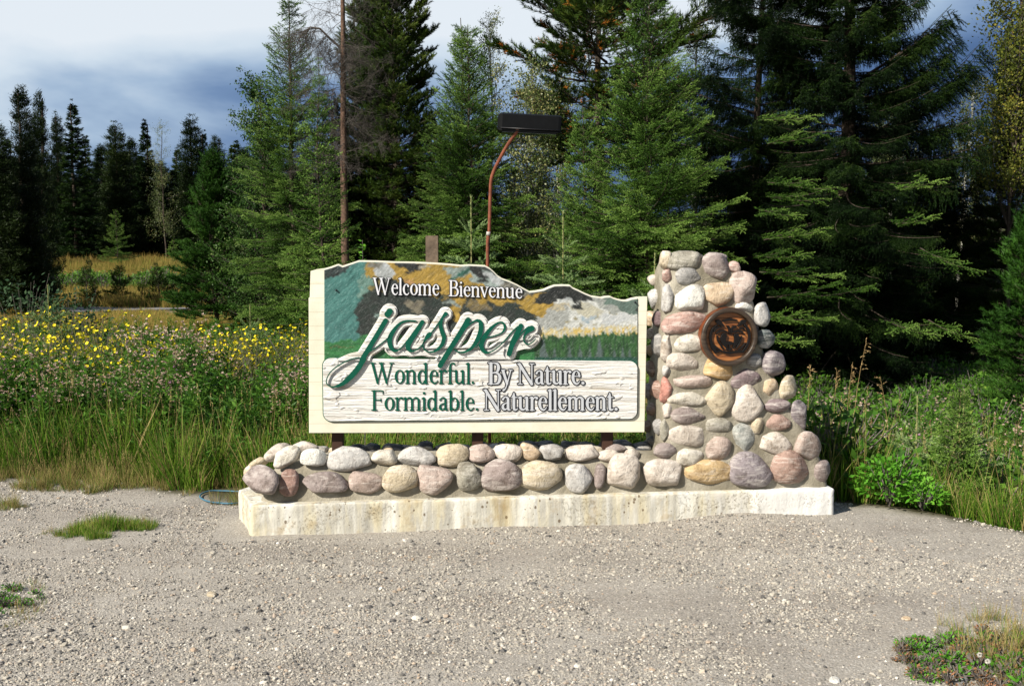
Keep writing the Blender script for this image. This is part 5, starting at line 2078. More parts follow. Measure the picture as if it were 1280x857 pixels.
def far_tree(name, label, Y, px, pytop, half_px, seed, kind, group=None):
    k = (kind, seed % 3)
    if k not in FARP:
        if kind == 'n':
            me = far_crown('s', seed % 3 + 70, 6.0, 1.2, 380, .075, .022, 150); me.materials.append(M_sprshade)
        else:
            me = far_crown(kind, seed % 3 + 60, 12.0, 1.8, 460, .17, .045, 150); me.materials.append(M_farpine if kind == 'p' else M_sprshade)
        FARP[k] = me, trunk_mesh(1.0, .012, seed % 3, 0, 6, .002)[0]
        FARP[k][1].materials.append(M_bark)
    me, tm = FARP[k]
    H0, R0 = (6.0, 1.2) if kind == 'n' else (12.0, 1.8)
    base = at(px, 330, Y); base.z = ht(base.x, base.y) - .05
    H = at(px, pytop, Y).z - base.z
    R = half_px * PXM * Y
    t = thing(name, label, 'tree', base, 0, group)
    o = bpy.data.objects.new('trunk', tm); COL.objects.link(o); o.parent = t; o.scale = (H * 1.1, H * 1.1, H * .97)
    o = bpy.data.objects.new('crown', me); COL.objects.link(o); o.parent = t; o.scale = (R / R0, R / R0, H / H0)
    o.rotation_euler = (0, 0, seed * 2.4)
    return t


M_farpine = foliage('far_pine_needles', [(0, (.003, .007, .002)), (.4, (.008, .018, .004)), (.8, (.020, .036, .007)), (1, (.05, .065, .015))], .55, .1, .5, .5)

# ================================================================== TREES
T_ = conifer
# --- the wood beyond the meadow, far left
far = [
    (2, 150, 36, 17, 'p', 'dark pine at the far left edge of the meadow'),
    (34, 108, 32, 18, 'p', 'tallest tufted pine of the far left group by the meadow'),
    (54, 114, 24, 22, 'p', 'tufted pine directly right of the tallest far left pine'),
    (77, 140, 20, 45, 'p', 'short pine between the tufted pines and the drooping spruce'),
    (97, 124, 34, 44, 's', 'narrow drooping dark spruce at the left against the storm cloud'),
    (128, 190, 30, 50, 's', 'low dark conifer right of the drooping spruce beyond the meadow'),
    (150, 152, 30, 48, 'p', 'dark double topped pine beyond the meadow right of the spruce'),
    (168, 172, 22, 52, 'p', 'lower dark pine crowding the double topped pine'),
    (185, 150, 26, 50, 's', 'dark spruce with a ragged tip beyond the meadow'),
    (243, 144, 30, 48, 'p', 'rounded dark pine standing tallest right of the pale aspen'),
    (258, 162, 22, 52, 's', 'thin spruce tip behind the rounded dark pine'),
    (274, 170, 26, 47, 'p', 'dark pine just right of the rounded pine beyond the meadow'),
    (298, 176, 28, 50, 's', 'dark spruce beside the tall poplar at the meadow edge'),
    (225, 182, 24, 55, 's', 'dark spruce low behind the pale aspen'),
    (14, 175, 40, 20, 's', 'dark spruce low between the far left pines'),
    (112, 170, 30, 56, 's', 'dark spruce standing back between far left trees'),
]
for i, (px, pt, hw, Y, k, lab) in enumerate(far):
    far_tree('pine_tree' if k == 'p' else 'spruce_tree', lab, Y + 16, px, pt, hw, 40 + i, k)
leafy_tree('aspen_tree', 'pale leaved aspen between the dark trees beyond the meadow', 62, 208, 158, 300, 11, 3, G_aspen, 90, tr=.05, lens=[.2, .35, .5], bark=M_bark)
for i in range(44):     # understory of the far wood
    px = -30 + i * 9.4 + (i * 37 % 11)
    pt = 180 + (i * 53 % 50)
    far_tree('pine_tree' if i % 2 else 'spruce_tree', 'dark conifer filling the shaded wood beyond the meadow', 68 + (i * 29 % 16), px, pt, 30, 90 + i, 'sp'[i % 2], group='dark conifers filling the far wood')
T_('spruce_tree', 'blue green young spruce at the back edge of the meadow', 56, 146, 262, 24, 5, G_spruce, SPL, z0=.03, dz=.22, per=7, shape=.9)
T_('spruce_tree', 'small blue green spruce at the meadow edge near the right end', 56, 216, 296, 12, 6, G_spruce, SPL, z0=.03, dz=.2, per=6, shape=.9)
for i, (px, pt, hw, lab) in enumerate([(110, 324, 9, 'small dark pine sapling at the left in the golden meadow'), (146, 335, 14, 'wide dark bushy sapling in the middle of the golden meadow'),
                                       (120, 350, 7, 'low dark sapling at the foot of the small pine in the meadow'), (196, 332, 14, 'dark ragged sapling at the right in the golden meadow'), (178, 352, 9, 'low dark shrub between two saplings in the meadow'),
                                       (214, 350, 8, 'low dark sapling at the right end of the golden meadow')]):
    T_('pine_sapling', lab, 40, px, pt, hw, 300 + i, G_pine, PIL, z0=.05, dz=.16, per=5, shape=.6, jitter=.5, cat='sapling', tr=.03)

# --- middle distance
T_('pine_tree', 'bushy young bright green pine at the right end of the meadow', 27, 270, 196, 50, 12, G_ypine, PIL, z0=.10, dz=.16, per=8, elev=(10, 60), shape=.6, tr=.06)
leafy_tree('poplar_tree', 'leafy green poplar left of the tall spruce with rusty cones', 26, 322, 100, 400, 34, 13, G_green, 420, tr=.045, bark=M_bark, lens=[.25, .5, .8])
T_('spruce_tree', 'tall spruce with rusty brown cones near its bent tip', 21, 370, -4, 84, 14, G_spruce, SPL, z0=.03, dz=.13, per=8, elev=(-6, 45), shape=.66, tr=.08)
T_('spruce_tree', 'slender young spruce with a bare pale leader in front of the dead branches', 14, 409, 72, 74, 15, G_spruce, SPL, z0=.04, dz=.13, per=7, elev=(2, 55), shape=1.15, tr=.022, gap=.05)
leafy_tree('poplar_tree', 'dark poplar filling the gap between young pine and tall spruce', 29, 300, 215, 400, 34, 16, G_green, 260, tr=.04, bark=M_bark, lens=[.25, .5, .8])


def dead_tree():
    Y = 17.5
    base = at(433, 330, Y); base.z = ht(base.x, base.y) - .05
    t = thing('dead_tree', 'half dead tree with reddish brown trunk and tangled bare grey branches', 'tree', base)
    H = at(440, -260, Y).z - base.z
    me, tp = trunk_mesh(H, .078, 3, .012, 12, .015)
    link('trunk', me, t, flat('reddish_brown_bark', (.095, .058, .040), .95, .65, 24, 1.0))
    rs = np.random.RandomState(4)
    P = []; R = []; L = []
    for i in range(95):
        py = rs.uniform(-60, 255) if i % 3 else rs.uniform(60, 200)
        z = at(437, py, Y).z - base.z
        az = rs.rand() * 6.28
        ii = min(13, int(z / H * 14)); c = tp[ii] + (tp[ii + 1] - tp[ii]) * (z / H * 14 - ii)
        P.append((c[0], c[1], z)); R.append((rs.uniform(-3, 3), -math.radians(rs.uniform(-35, 25)), az)); L.append(rs.uniform(.35, .95))
    k, s = pick(DEL, np.array(L))
    spread('branch', G_dead, P, R, s, k, t)
    # the big arching bough hanging to the left, with a skirt of fine twigs
    b = Buf()
    pts = [at(440, 76, Y), at(428, 62, Y), at(412, 48, Y - .1), at(400, 36, Y - .2), at(388, 34, Y - .2), at(376, 44, Y - .25), at(368, 62, Y - .25)]
    pts = [p - base for p in pts]
    tube(b, pts, [.024, .021, .018, .015, .012, .008, .004], 7)
    link('limb', b.build('limb'), t, M_deadtwig)
    P = []; R = []; L = []
    for i in range(85):
        f = rs.rand() * (len(pts) - 1.001); ii = int(f)
        p = pts[ii] + (pts[ii + 1] - pts[ii]) * (f - ii)
        P.append(p[:]); R.append((0, -math.radians(rs.uniform(-70, 20)), math.pi + rs.uniform(-1.2, 1.2))); L.append(rs.uniform(.3, .55))
    k, s = pick(DEL, np.array(L))
    spread('branch', G_dead, P, R, s, k, t)


dead_tree()
T_('spruce_tree', 'shaded spruce in the gap between tall spruce and half dead tree', 22, 418, 120, 70, 51, G_sprshade, SPL, z0=.02, dz=.17, per=8, elev=(-4, 40), shape=.7, tr=.05)
T_('spruce_tree', 'shaded spruce between dark pine and the paired spruces', 23, 540, 135, 66, 52, G_sprshade, SPL, z0=.02, dz=.17, per=8, elev=(-4, 40), shape=.7, tr=.05)
T_('pine_tree', 'second dark pine crowding the tall layered pine on its left', 24, 462, -60, 44, 53, G_pine, PIL, z0=.14, dz=.18, per=7, elev=(0, 45), shape=.3, tr=.06)
T_('pine_tree', 'tall dark green pine with layered tufts right of the half dead tree', 22, 492, -90, 62, 17, G_pine, PIL, z0=.16, dz=.16, per=8, elev=(0, 45), shape=.28, tr=.07)
T_('spruce_tree', 'paired spruce, left tip, standing behind the wooden post', 20, 572, 22, 78, 18, G_spruce, SPL, z0=.02, dz=.13, per=8, elev=(0, 45), shape=.75, tr=.06)
T_('spruce_tree', 'paired spruce, right tip, nearer and broader behind the lamp pole', 18.5, 591, 30, 104, 19, G_spruce, SPL, z0=.02, dz=.115, per=8, elev=(-4, 50), shape=.70, tr=.05)
leafy_tree('aspen_tree', 'thin pale aspen rising just left of the floodlight', 23, 618, 20, 200, 22, 20, G_aspen, 150, tr=.04)
leafy_tree('aspen_tree', 'small leaved pale aspen under the right end of the floodlight', 19, 662, 95, 330, 40, 21, G_aspen, 300, tr=.03)
leafy_tree('aspen_tree', 'pale aspen behind the big rusty tufted pine', 24, 700, 85, 330, 42, 22, G_aspen, 260, tr=.04)
leafy_tree('aspen_tree', 'pale aspen top showing between pine and bare lower spruce', 25, 868, 25, 260, 36, 23, G_aspen, 200, tr=.04)


def big_pine():
    def lop(az, z, rs):
        return rs.uniform(.55, 1.25)
    t = T_('pine_tree', 'big open pine with rusty orange needle tufts and a thick trunk', 21, 752, -150, 118, 24, G_rpine, PIL, z0=.42, dz=.26, per=7, elev=(6, 45), shape=.18, jitter=.4, tr=.125, lop=lop, lean=.004)
    return t


big_pine()
T_('spruce_tree', 'broad dense spruce behind the sign and pillar, brightest in the row', 15.5, 812, -6, 132, 25, G_spruce, SPL, z0=.02, dz=.10, per=8, elev=(-4, 48), shape=.64, tr=.05)
T_('spruce_tree', 'low spruce between the floodlight and the broad dense spruce', 17, 735, 130, 76, 26, G_spruce, SPL, z0=.02, dz=.13, per=7, elev=(0, 45), shape=.8, tr=.04)


def open_spruce():
    def lop(az, z, rs):
        return rs.choice([.35, .8, 1.25], p=[.3, .4, .3]) * (1.15 if math.cos(az) < 0 else .8)
    T_('spruce_tree', 'open branched spruce with a bare dark trunk right of the broad spruce', 18, 941, -190, 112, 27, G_sprshade, SPL, z0=.08, dz=.17, per=7, elev=(0, 30), shape=.35, gap=.05, tr=.10, lop=lop)


open_spruce()


def big_spruce():
    Y = 17.5
    # three long raised boughs with hanging twigs against the storm cloud, and level ones below
    def extra(H, base):
        out = []
        for (x0, y0, x1, y1) in []:
            pass
        return out
    t = T_('spruce_tree', 'huge dark spruce with long raised boughs hung with twigs', Y, 1052, -330, 118, 28, G_sprshade, SPL, z0=.03, dz=.19, per=9, elev=(-4, 30), shape=.22, tr=.17, jitter=.22, gap=.03,
           lop=lambda az, z, rs: (.80 if math.cos(az) > 0 else 1.0) * (1.28 if z < .35 else 1.0))
    base = Vector(t.location)
    P = []; R = []; S = []; K_ = []
    for (x0, y0, x1, y1, hang) in [(1085, 92, 1196, 14, 1), (1078, 132, 1203, 48, 1), (1090, 168, 1236, 62, 1), (1080, 105, 1165, 42, 1), (1085, 98, 1180, 34, 1), (1085, 142, 1195, 64, 1), (1100, 172, 1215, 84, 1), (1075, 176, 1238, 146, 1), (1070, 205, 1240, 190, 1),
                                   (1075, 12, 1136, 2, 1), (1085, 52, 1130, 30, 1), (1070, 140, 1150, 105, 1), (1075, 225, 1200, 235, 1)]:
        a = at(x0, y0, Y - .2); b = at(x1, y1, Y - .5)
        d = b - a
        l = d.length
        az = math.atan2(d.y, d.x); e = math.asin(d.z / l)
        for off in (0, .05, -.05):
            P.append((a - base)[:]); R.append((off * 8 - .2, -e - off, az)); K_.append((1 if l > 1.6 else 0) + 2 * (len(K_) % 2)); S.append(l / (2.0 if l > 1.6 else 1.3))
    spread('bough', G_hang, P, R, S, K_, t)
    # bough ends on the left flank, in brighter needles standing for sunlight
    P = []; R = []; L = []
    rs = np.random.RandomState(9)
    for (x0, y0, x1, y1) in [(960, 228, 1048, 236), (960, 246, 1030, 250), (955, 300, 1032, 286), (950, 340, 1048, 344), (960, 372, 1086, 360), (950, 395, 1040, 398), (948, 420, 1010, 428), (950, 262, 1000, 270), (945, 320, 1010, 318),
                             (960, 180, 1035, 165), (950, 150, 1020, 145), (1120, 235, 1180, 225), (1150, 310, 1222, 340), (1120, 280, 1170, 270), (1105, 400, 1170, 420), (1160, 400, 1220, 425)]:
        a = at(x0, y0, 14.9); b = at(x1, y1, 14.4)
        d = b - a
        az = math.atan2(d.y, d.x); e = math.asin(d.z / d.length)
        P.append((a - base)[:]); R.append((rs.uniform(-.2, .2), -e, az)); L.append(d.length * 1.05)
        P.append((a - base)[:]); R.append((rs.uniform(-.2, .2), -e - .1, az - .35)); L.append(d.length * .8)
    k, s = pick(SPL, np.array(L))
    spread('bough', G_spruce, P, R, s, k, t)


big_spruce()
T_('spruce_tree', 'dark spruce standing in deep shade right of the huge spruce', 21, 1165, 150, 95, 29, G_sprshade, SPL, z0=.02, dz=.17, per=9, elev=(-6, 40), shape=.7, tr=.08)
T_('spruce_tree', 'dark spruce filling the shade behind the pillar', 22, 985, 60, 100, 30, G_sprshade, SPL, z0=.02, dz=.2, per=8, elev=(-6, 40), shape=.7, tr=.08)
leafy_tree('aspen_tree', 'pale yellow aspen seen through the gap under the raised boughs', 26, 1115, 130, 260, 40, 31, G_aspen, 170, tr=.04)
leafy_tree('aspen_tree', 'thin pale aspen right of the raised spruce boughs', 26, 1196, 105, 330, 26, 32, G_aspen, 130, tr=.04)
leafy_tree('aspen_tree', 'yellow green aspen leaning in at the upper right corner', 20, 1268, -80, 250, 66, 33, G_gold, 300, tr=.05, bark=M_bark)
T_('pine_tree', 'dark green pine at the right edge with grey dead lower twigs', 21, 1262, 40, 46, 34, G_pine, PIL, z0=.20, dz=.16, per=7, elev=(0, 40), shape=.45, tr=.06)
T_('pine_tree', 'young bright pine cut off by the right edge of the view', 13.5, 1296, 255, 44, 35, G_ypine, PIL, z0=.16, dz=.13, per=7, elev=(10, 55), shape=.5, tr=.04)
# backdrop trees filling the row behind
for i in range(26):
    px = 330 + i * 38 + (i * 31 % 17)
    pt = 150 + (i * 47 % 55)
    if 625 < px < 735: pt = 205 if px < 690 else 245
    if 1120 < px < 1240: pt = 205
    far_tree('spruce_tree', 'shaded spruce deep in the forest behind the sign', 27 + (i * 5 % 7), px, pt, 52, 150 + i, 'n', group='shaded spruces deep behind the sign')


# the wood goes on to both sides of the view
for i in range(26):
    px = 1330 + i * 44 if i < 16 else -90 - (i - 16) * 60
    far_tree('spruce_tree', 'dark spruce in the wood beyond the side of the view', (20 + (i * 5 % 9)) if i < 16 else 48 + (i * 7 % 12), px, 60 + (i * 47 % 80), 62 if i < 16 else 40, 190 + i, 'n' if i < 16 else 's', group='dark spruces at the sides of the view')


# --- small spruce seedlings behind the sign
def seedling(label, px, pytop, pybase, Y, seed, arms=5, lit=True):
    base = at(px, pybase, Y); base.z = ht(base.x, base.y) - .02
    top = at(px, pytop, Y).z - base.z
    rs = np.random.RandomState(seed)
    t = thing('spruce_seedling', label, 'seedling', base)
    b = Buf()
    tube(b, [(0, 0, 0), (.004, 0, top * .5), (0, 0, top)], [.012, .008, .004], 6, 1, .8)
    def cand(a, c, tone=.8):
        T, tt = brush(a, c, .0024, .020, .008, rs, fwd=.75, tone=tone)
        b.tris(T, 0, tt)
    cand((0, 0, max(.05, top - .34)), (0, 0, top), .95)
    l0 = top - .30
    for wz, n, ln, e in [(l0, arms, .17, 38), (l0 - .13, arms + 2, .24, 22), (l0 - .27, arms + 3, .30, 12), (l0 - .42, arms + 4, .36, 6)]:
        if wz < .08: continue
        for k in range(n):
            az = 6.283 * k / n + rs.uniform(-.3, .3) + wz * 3
            ee = math.radians(e + rs.uniform(-8, 12))
            L = ln * rs.uniform(.75, 1.15)
            d = np.array([math.cos(az) * math.cos(ee), math.sin(az) * math.cos(ee), math.sin(ee)])
            a = np.array([0, 0, wz]); c = a + d * L
            cand(a + d * .01, c, .9)
            if ln > .2:
                for u in (.35, .6):
                    for s in (-1, 1):
                        d2 = d + s * np.array([-d[1], d[0], 0]) * .8; d2 /= np.linalg.norm(d2)
                        cand(a + d * L * u, a + d * L * u + d2 * L * .4, .8)
    me = b.build('seedling')
    o = link('needles', me, t, [M_seed, M_seedstem])
    return t


M_seed = foliage('fresh_spruce_needles', [(0, (.05, .10, .03)), (.5, (.11, .19, .06)), (1, (.22, .30, .12))], .7, .2)
M_seedstem = flat('tan_shoot', (.24, .23, .09), .8)
seedling('spruce seedling with a tall pale leader between post and lamp pole', 589, 244, 331, 8.6, 1)
seedling('spruce seedling with a tall thin leader behind the mountain notch', 703.5, 264, 356, 8.5, 2)
seedling('spruce seedling tip showing between sign and pillar top', 818, 316, 372, 8.9, 3, 4)
T_('spruce_sapling', 'small blue green spruce with pale leader in the right hand grass', 7.5, 1200, 488, 42, 61, G_spruce, SPL, z0=.06, dz=.05, per=7, elev=(5, 50), shape=.9, cat='sapling', tr=.012, bark=M_seedstem)
seedling('spruce seedling poking from grass left of the right hand sapling', 1145, 494, 560, 8.4, 5)
seedling('spruce seedling tip above the middle of the right hand grass', 1203, 487, 560, 7.9, 6)
seedling('spruce seedling leader standing in weeds at the far left', 61, 356, 400, 12.5, 7)
seedling('spruce seedling leader in the weeds left of the sign', 313, 380, 420, 12.5, 8)


# ================================================================== LOW VEGETATION
M_grass = foliage('green_grass', [(0, (.022, .06, .005)), (.35, (.055, .14, .011)), (.65, (.13, .24, .022)), (.9, (.26, .33, .05)), (1, (.36, .34, .10))], .7, .35, .5, 1.3)
M_dry = foliage('dry_grass', [(0, (.12, .10, .035)), (.4, (.24, .19, .07)), (.8, (.38, .30, .13)), (1, (.34, .17, .08))], .7, .25, .6, 1.3)
M_weed = foliage('weed_leaves', [(0, (.018, .055, .007)), (.4, (.045, .125, .014)), (.8, (.11, .22, .028)), (1, (.22, .30, .05))], .6, .3, .45, 1.2)
M_bright = foliage('bright_shrub_leaves', [(0, (.03, .11, .008)), (.5, (.08, .25, .018)), (1, (.16, .36, .04))], .6, .3, .4, 2)
M_fluff = foliage('thistle_seed_heads', [(0, (.26, .17, .12)), (.5, (.50, .36, .28)), (1, (.72, .60, .50))], .8, .2)
M_purp = foliage('thistle_flowers', [(0, (.30, .13, .26)), (1, (.50, .30, .45))], .8, .2)
M_yel = foliage('yellow_petals', [(0, (.62, .48, .01)), (1, (.85, .72, .03))], .8, .15)
M_seedhead = foliage('tan_seed_heads', [(0, (.20, .12, .05)), (1, (.50, .36, .17))], .8, .1)
M_shdark = foliage('cinquefoil_leaves', [(0, (.014, .03, .003)), (.35, (.07, .115, .009)), (.75, (.19, .23, .018)), (1, (.38, .34, .03))], .65, .25, .5, 1.5)


def ribbon(b, p, d, L, w, rs, m=0, tone=.5, bend=.5, seg=3):
    p = np.array(p, float); d = np.array(d, float); d /= np.linalg.norm(d)
    s = np.cross(d, rs.normal(size=3)); s /= np.linalg.norm(s)
    V = []; out = np.array([d[0], d[1], 0]) + rs.normal(size=3) * .15
    q = p.copy(); dd = d.copy(); T = []
    for i in range(seg):
        f = i / seg
        V += [q - s * w * (1 - f * .6) / 2, q + s * w * (1 - f * .6) / 2]
        T += [tone * (.55 + .5 * f)] * 2
        q = q + dd * L / seg
        dd = dd + out * bend / seg + np.array([0, 0, -bend * .35 / seg]); dd /= np.linalg.norm(dd)
    V.append(q); T.append(tone * 1.1)
    F = [(2 * i, 2 * i + 1, 2 * i + 3, 2 * i + 2) for i in range(seg - 1)] + [(2 * seg - 2, 2 * seg - 1, 2 * seg)]
    b.add(V, F, m, T)
    return q


def tuft(seed, n, h, r, w=.006, bend=.6, m=0, dry=.15, heads=0):
    rs = np.random.RandomState(seed); b = Buf()
    for i in range(n):
        a = rs.rand() * 6.28; rr = r * math.sqrt(rs.rand())
        lean = rs.uniform(.05, .5)
        d = (math.cos(a) * lean, math.sin(a) * lean, 1)
        ribbon(b, (math.cos(a) * rr, math.sin(a) * rr, -.01), d, h * rs.uniform(.45, 1.1), w * rs.uniform(.7, 1.3), rs, 1 if rs.rand() < dry else 0, rs.uniform(.2, 1), bend * rs.uniform(.3, 1.2))
    for i in range(heads):
        a = rs.rand() * 6.28
        q = ribbon(b, (0, 0, 0), (math.cos(a) * .12, math.sin(a) * .12, 1), h * rs.uniform(1.1, 1.4), .003, rs, 1, .7, .15)
        T, t = brush(q - np.array([0, 0, .10]), q, .006, .012, .005, rs, tone=.8)
        b.tris(T, 1, t)
    return b.build('tuft')


def leaf(b, p, d, L, w, rs, m, tone):
    s = np.cross(d, rs.normal(size=3) * .5 + np.array([0, 0, 1])); s /= max(1e-6, np.linalg.norm(s))
    p = np.array(p); d = np.array(d)
    b.add([p, p + d * L * .45 + s * w / 2, p + d * L, p + d * L * .45 - s * w / 2], [(0, 1, 2, 3)], m, [tone * .8, tone, tone * 1.1, tone])


def thistle(seed, h, heads, yellow=False):
    rs = np.random.RandomState(seed); b = Buf()
    for st in range(3):
        hh = h * rs.uniform(.75, 1.08)
        a = rs.rand() * 6.28
        top = np.array([math.cos(a) * .10, math.sin(a) * .10, hh])
        base = np.array([rs.uniform(-.05, .05), rs.uniform(-.05, .05), 0])
        tube(b, [Vector(base), Vector((base + top) / 2 * [.8, .8, 1]), Vector(top)], [.004, .003, .002], 3, 0, .5)
        for i in range(26):
            u = rs.uniform(.08, .95)
            p = base + (top - base) * u
            az = rs.rand() * 6.28
            d = np.array([math.cos(az), math.sin(az), rs.uniform(.1, .9)]); d /= np.linalg.norm(d)
            leaf(b, p, d, rs.uniform(.07, .14) * (1.1 - .5 * u), .022, rs, 0, rs.uniform(.3, .9))
        for i in range(heads):
            az = rs.rand() * 6.28
            p = base + (top - base) * rs.uniform(.72, 1.0)
            e = p + np.array([math.cos(az) * rs.uniform(.03, .11), math.sin(az) * rs.uniform(.03, .11), rs.uniform(.03, .12)])
            tube(b, [Vector(p), Vector(e)], [.002, .0015], 3, 0, .5)
            D = rs.normal(size=(9, 3)); D[:, 2] = np.abs(D[:, 2]); D /= np.linalg.norm(D, axis=1)[:, None]
            T, t = blades(np.repeat(e[None], 9, 0), D, .021, .014, rs, rs.rand(9))
            b.tris(T, 2 if rs.rand() < .05 else 1, t)
    return b.build('thistle')


def cinquefoil(seed, h, r, flowers):
    rs = np.random.RandomState(seed); b = Buf()
    for st in range(110):
        a = rs.rand() * 6.28
        l = rs.uniform(.15, 1) ** .6
        e = np.array([math.cos(a) * r * l, math.sin(a) * r * l, h * rs.uniform(.55, 1.0) * (1.05 - .25 * l)])
        mid = e * [.45, .45, .55]
        tube(b, [Vector((0, 0, 0)), Vector(mid), Vector(e)], [.004, .003, .0015], 3, 3, .4)
        for i in range(20):
            u = rs.rand() ** .7
            p = (mid + (e - mid) * u) + rs.normal(size=3) * .022
            d = rs.normal(size=3) * .7 + np.array([0, 0, .5]); d /= np.linalg.norm(d)
            leaf(b, p, d, rs.uniform(.018, .034), .009, rs, 0, rs.uniform(.2, 1))
        if st < flowers:
            n = rs.normal(size=3) * .5 + np.array([-.2, -.5, 1]); n /= np.linalg.norm(n)
            x = np.cross(n, [1, 0, .1]); x /= np.linalg.norm(x); y = np.cross(n, x)
            c = e + np.array([0, 0, .015])
            for k in range(5):
                an = 6.283 * k / 5
                d = x * math.cos(an) + y * math.sin(an); s = -x * math.sin(an) + y * math.cos(an)
                d2 = d + n * .35
                b.add([c, c + d2 * .0105 + s * .008, c + d2 * .0175, c + d2 * .0105 - s * .008], [(0, 1, 2, 3)], 1, .6)
    return b.build('cinquefoil')


def broad_bush(seed, h, r, n, lw, m=0):
    rs = np.random.RandomState(seed); b = Buf()
    for i in range(18):
        a = rs.rand() * 6.28; l = rs.rand() ** .5
        tube(b, [Vector((0, 0, 0)), Vector((math.cos(a) * r * l * .5, math.sin(a) * r * l * .5, h * .5)), Vector((math.cos(a) * r * l, math.sin(a) * r * l, h * rs.uniform(.6, 1)))], [.005, .004, .002], 4, 1, .3)
    for i in range(n):
        a = rs.rand() * 6.28; ph = math.acos(rs.uniform(-.15, 1)); rad = rs.uniform(.55, 1.02)
        p = np.array([math.cos(a) * math.sin(ph) * r * rad, math.sin(a) * math.sin(ph) * r * rad, h * .35 + math.cos(ph) * h * .65 * rad])
        if p[2] < .02: continue
        d = np.array([p[0] / r, p[1] / r, rs.uniform(-.3, .6)]) + rs.normal(size=3) * .35; d /= np.linalg.norm(d)
        leaf(b, p, d, lw * rs.uniform(.7, 1.3), lw * .55, rs, m, rs.uniform(.2, 1))
    return b.build('bush')


M_mead = foliage('golden_meadow_grass', [(0, (.13, .13, .03)), (.35, (.27, .22, .055)), (.65, (.40, .27, .08)), (1, (.48, .36, .14))], .5, .35, .6, .10)
G_grass = coll('grass_tuft', [tuft(1, 34, .34, .06, .0055, 1.1, dry=.2), tuft(2, 30, .45, .07, .0055, .9), tuft(3, 36, .26, .07, .006, 1.3), tuft(4, 26, .50, .06, .005, .8, dry=.3, heads=1), tuft(5, 40, .18, .07)], [M_grass, M_dry])
G_dry = coll('dry_tuft', [tuft(6, 36, .20, .07, .004, .9, dry=.7), tuft(7, 30, .30, .06, .004, .8, dry=.65, heads=2), tuft(8, 40, .12, .08, .004, 1.1, dry=.6)], [M_grass, M_dry])
G_thistle = coll('thistle_plant', [thistle(1, .85, 4), thistle(2, 1.0, 5), thistle(3, .7, 0), thistle(4, .95, 1), thistle(5, .6, 0), thistle(6, .75, 0)], [M_weed, M_fluff, M_purp])
G_weed = coll('leafy_weed', [broad_bush(1, .26, .16, 130, .05), broad_bush(2, .36, .18, 170, .045), broad_bush(3, .16, .14, 90, .04)], [M_weed, M_twig])
G_meadow = coll('meadow_grass', [tuft(11, 46, .55, .32, .016, .5, dry=.97), tuft(12, 46, .45, .36, .016, .6, dry=.85)], [M_grass, M_mead])

vr = np.random.RandomState(77)


def frustum_pts(n, y0, y1, pxa, pxb, rs=vr, pw=1.0):
    """random ground points between two depths and two photo columns"""
    y = y0 + (y1 - y0) * rs.rand(n) ** pw
    px = pxa + (pxb - pxa) * rs.rand(n)
    x = (px - 640) / FPX * y * 1.005
    return x, y


def scat_ground(name, label, grp, x, y, smin, smax, nvar, vmin=0, keep=None, tilt=.12):
    e = edge_y(x)
    m = np.ones(len(x), bool) if keep is None else keep(x, y, e)
    x, y = x[m], y[m]
    n = len(x)
    P = np.stack([x, y, HT(x, y) - .005], -1)
    R = np.stack([vr.uniform(-tilt, tilt, n), vr.uniform(-tilt, tilt, n), vr.rand(n) * 6.28], -1)
    S = vr.uniform(smin, smax, n) * (.72 + .62 * vnoise(x * 1.7, y * 1.7, 14))
    o = scatter(name, grp, P, R, S, vmin + vr.randint(0, nvar, n))
    tag(o, label[0], label[1], kind='stuff')
    return o


def off_wall(x, y):
    """keeps plants out of the monument's footprint"""
    dx = x - FL.x; dy = y - FL.y
    u = dx * U.x + dy * U.y; v = dx * VV.x + dy * VV.y
    hose = (x + 1.98) ** 2 + (y - 7.5) ** 2 < .27 ** 2
    hose |= ((x - 2.49) ** 2 + (y - 7.05) ** 2 < .27 ** 2) | ((x - 2.72) ** 2 + (y - 6.98) ** 2 < .17 ** 2) | ((x - 3.06) ** 2 + (y - 7.3) ** 2 < .22 ** 2)
    return ~((u > -.22) & (u < LEN + .06) & (v > -.1) & (v < .72)) & ~hose


# left and centre: green grass, thickest behind the dry fringe
x, y = frustum_pts(6600, 7.6, 14.5, -420, 820, pw=1.3)
scat_ground('tall_grass', ('green tall grass growing left of and behind the sign', 'grass'), G_grass, x, y, .7, 1.25, 4, 0, lambda x, y, e: (y > e + .12) & off_wall(x, y))
x, y = frustum_pts(5000, 7.0, 9.4, -420, 420)
scat_ground('dry_grass', ('short dry straw coloured grass fringing the gravel at left', 'grass'), G_dry, x, y, .35, .75, 3, 0,
            lambda x, y, e: (y > e - .38) & (y < e + .8) & off_wall(x, y) & (vnoise(x * 3, y * 3, 4) > .22 + 1.3 * np.maximum(0, e - y)))
x, y = frustum_pts(1000, 8.4, 10.7, 60, 400)
scat_ground('thistles', ('thistles gone to pinkish seed heads left of the sign', 'thistles'), G_thistle, x, y, .6, .92, 6, 0, lambda x, y, e: (y > e + .55) & (vnoise(x * .9, y * .9, 9) + (x > -3.2) * .18 > .46))
x, y = frustum_pts(900, 8.3, 10.6, -60, 400)
scat_ground('tall_weeds', ('headless leafy green stems among the thistles left of the sign', 'weeds'), G_thistle, x, y, .65, 1.05, 2, 4, lambda x, y, e: (y > e + .5) & off_wall(x, y))
x, y = frustum_pts(350, 8.6, 10.6, -40, 120)
scat_ground('thistles', ('sparser weedy thistles at the far left edge', 'thistles'), G_thistle, x, y, .5, .85, 6, 0, lambda x, y, e: (y > e + .4))
x, y = frustum_pts(1100, 11, 26, -400, 420)
scat_ground('rough_grass', ('rough grass between the shrubs and the road', 'grass'), G_thistle, x, y, .5, .8, 2, 4)

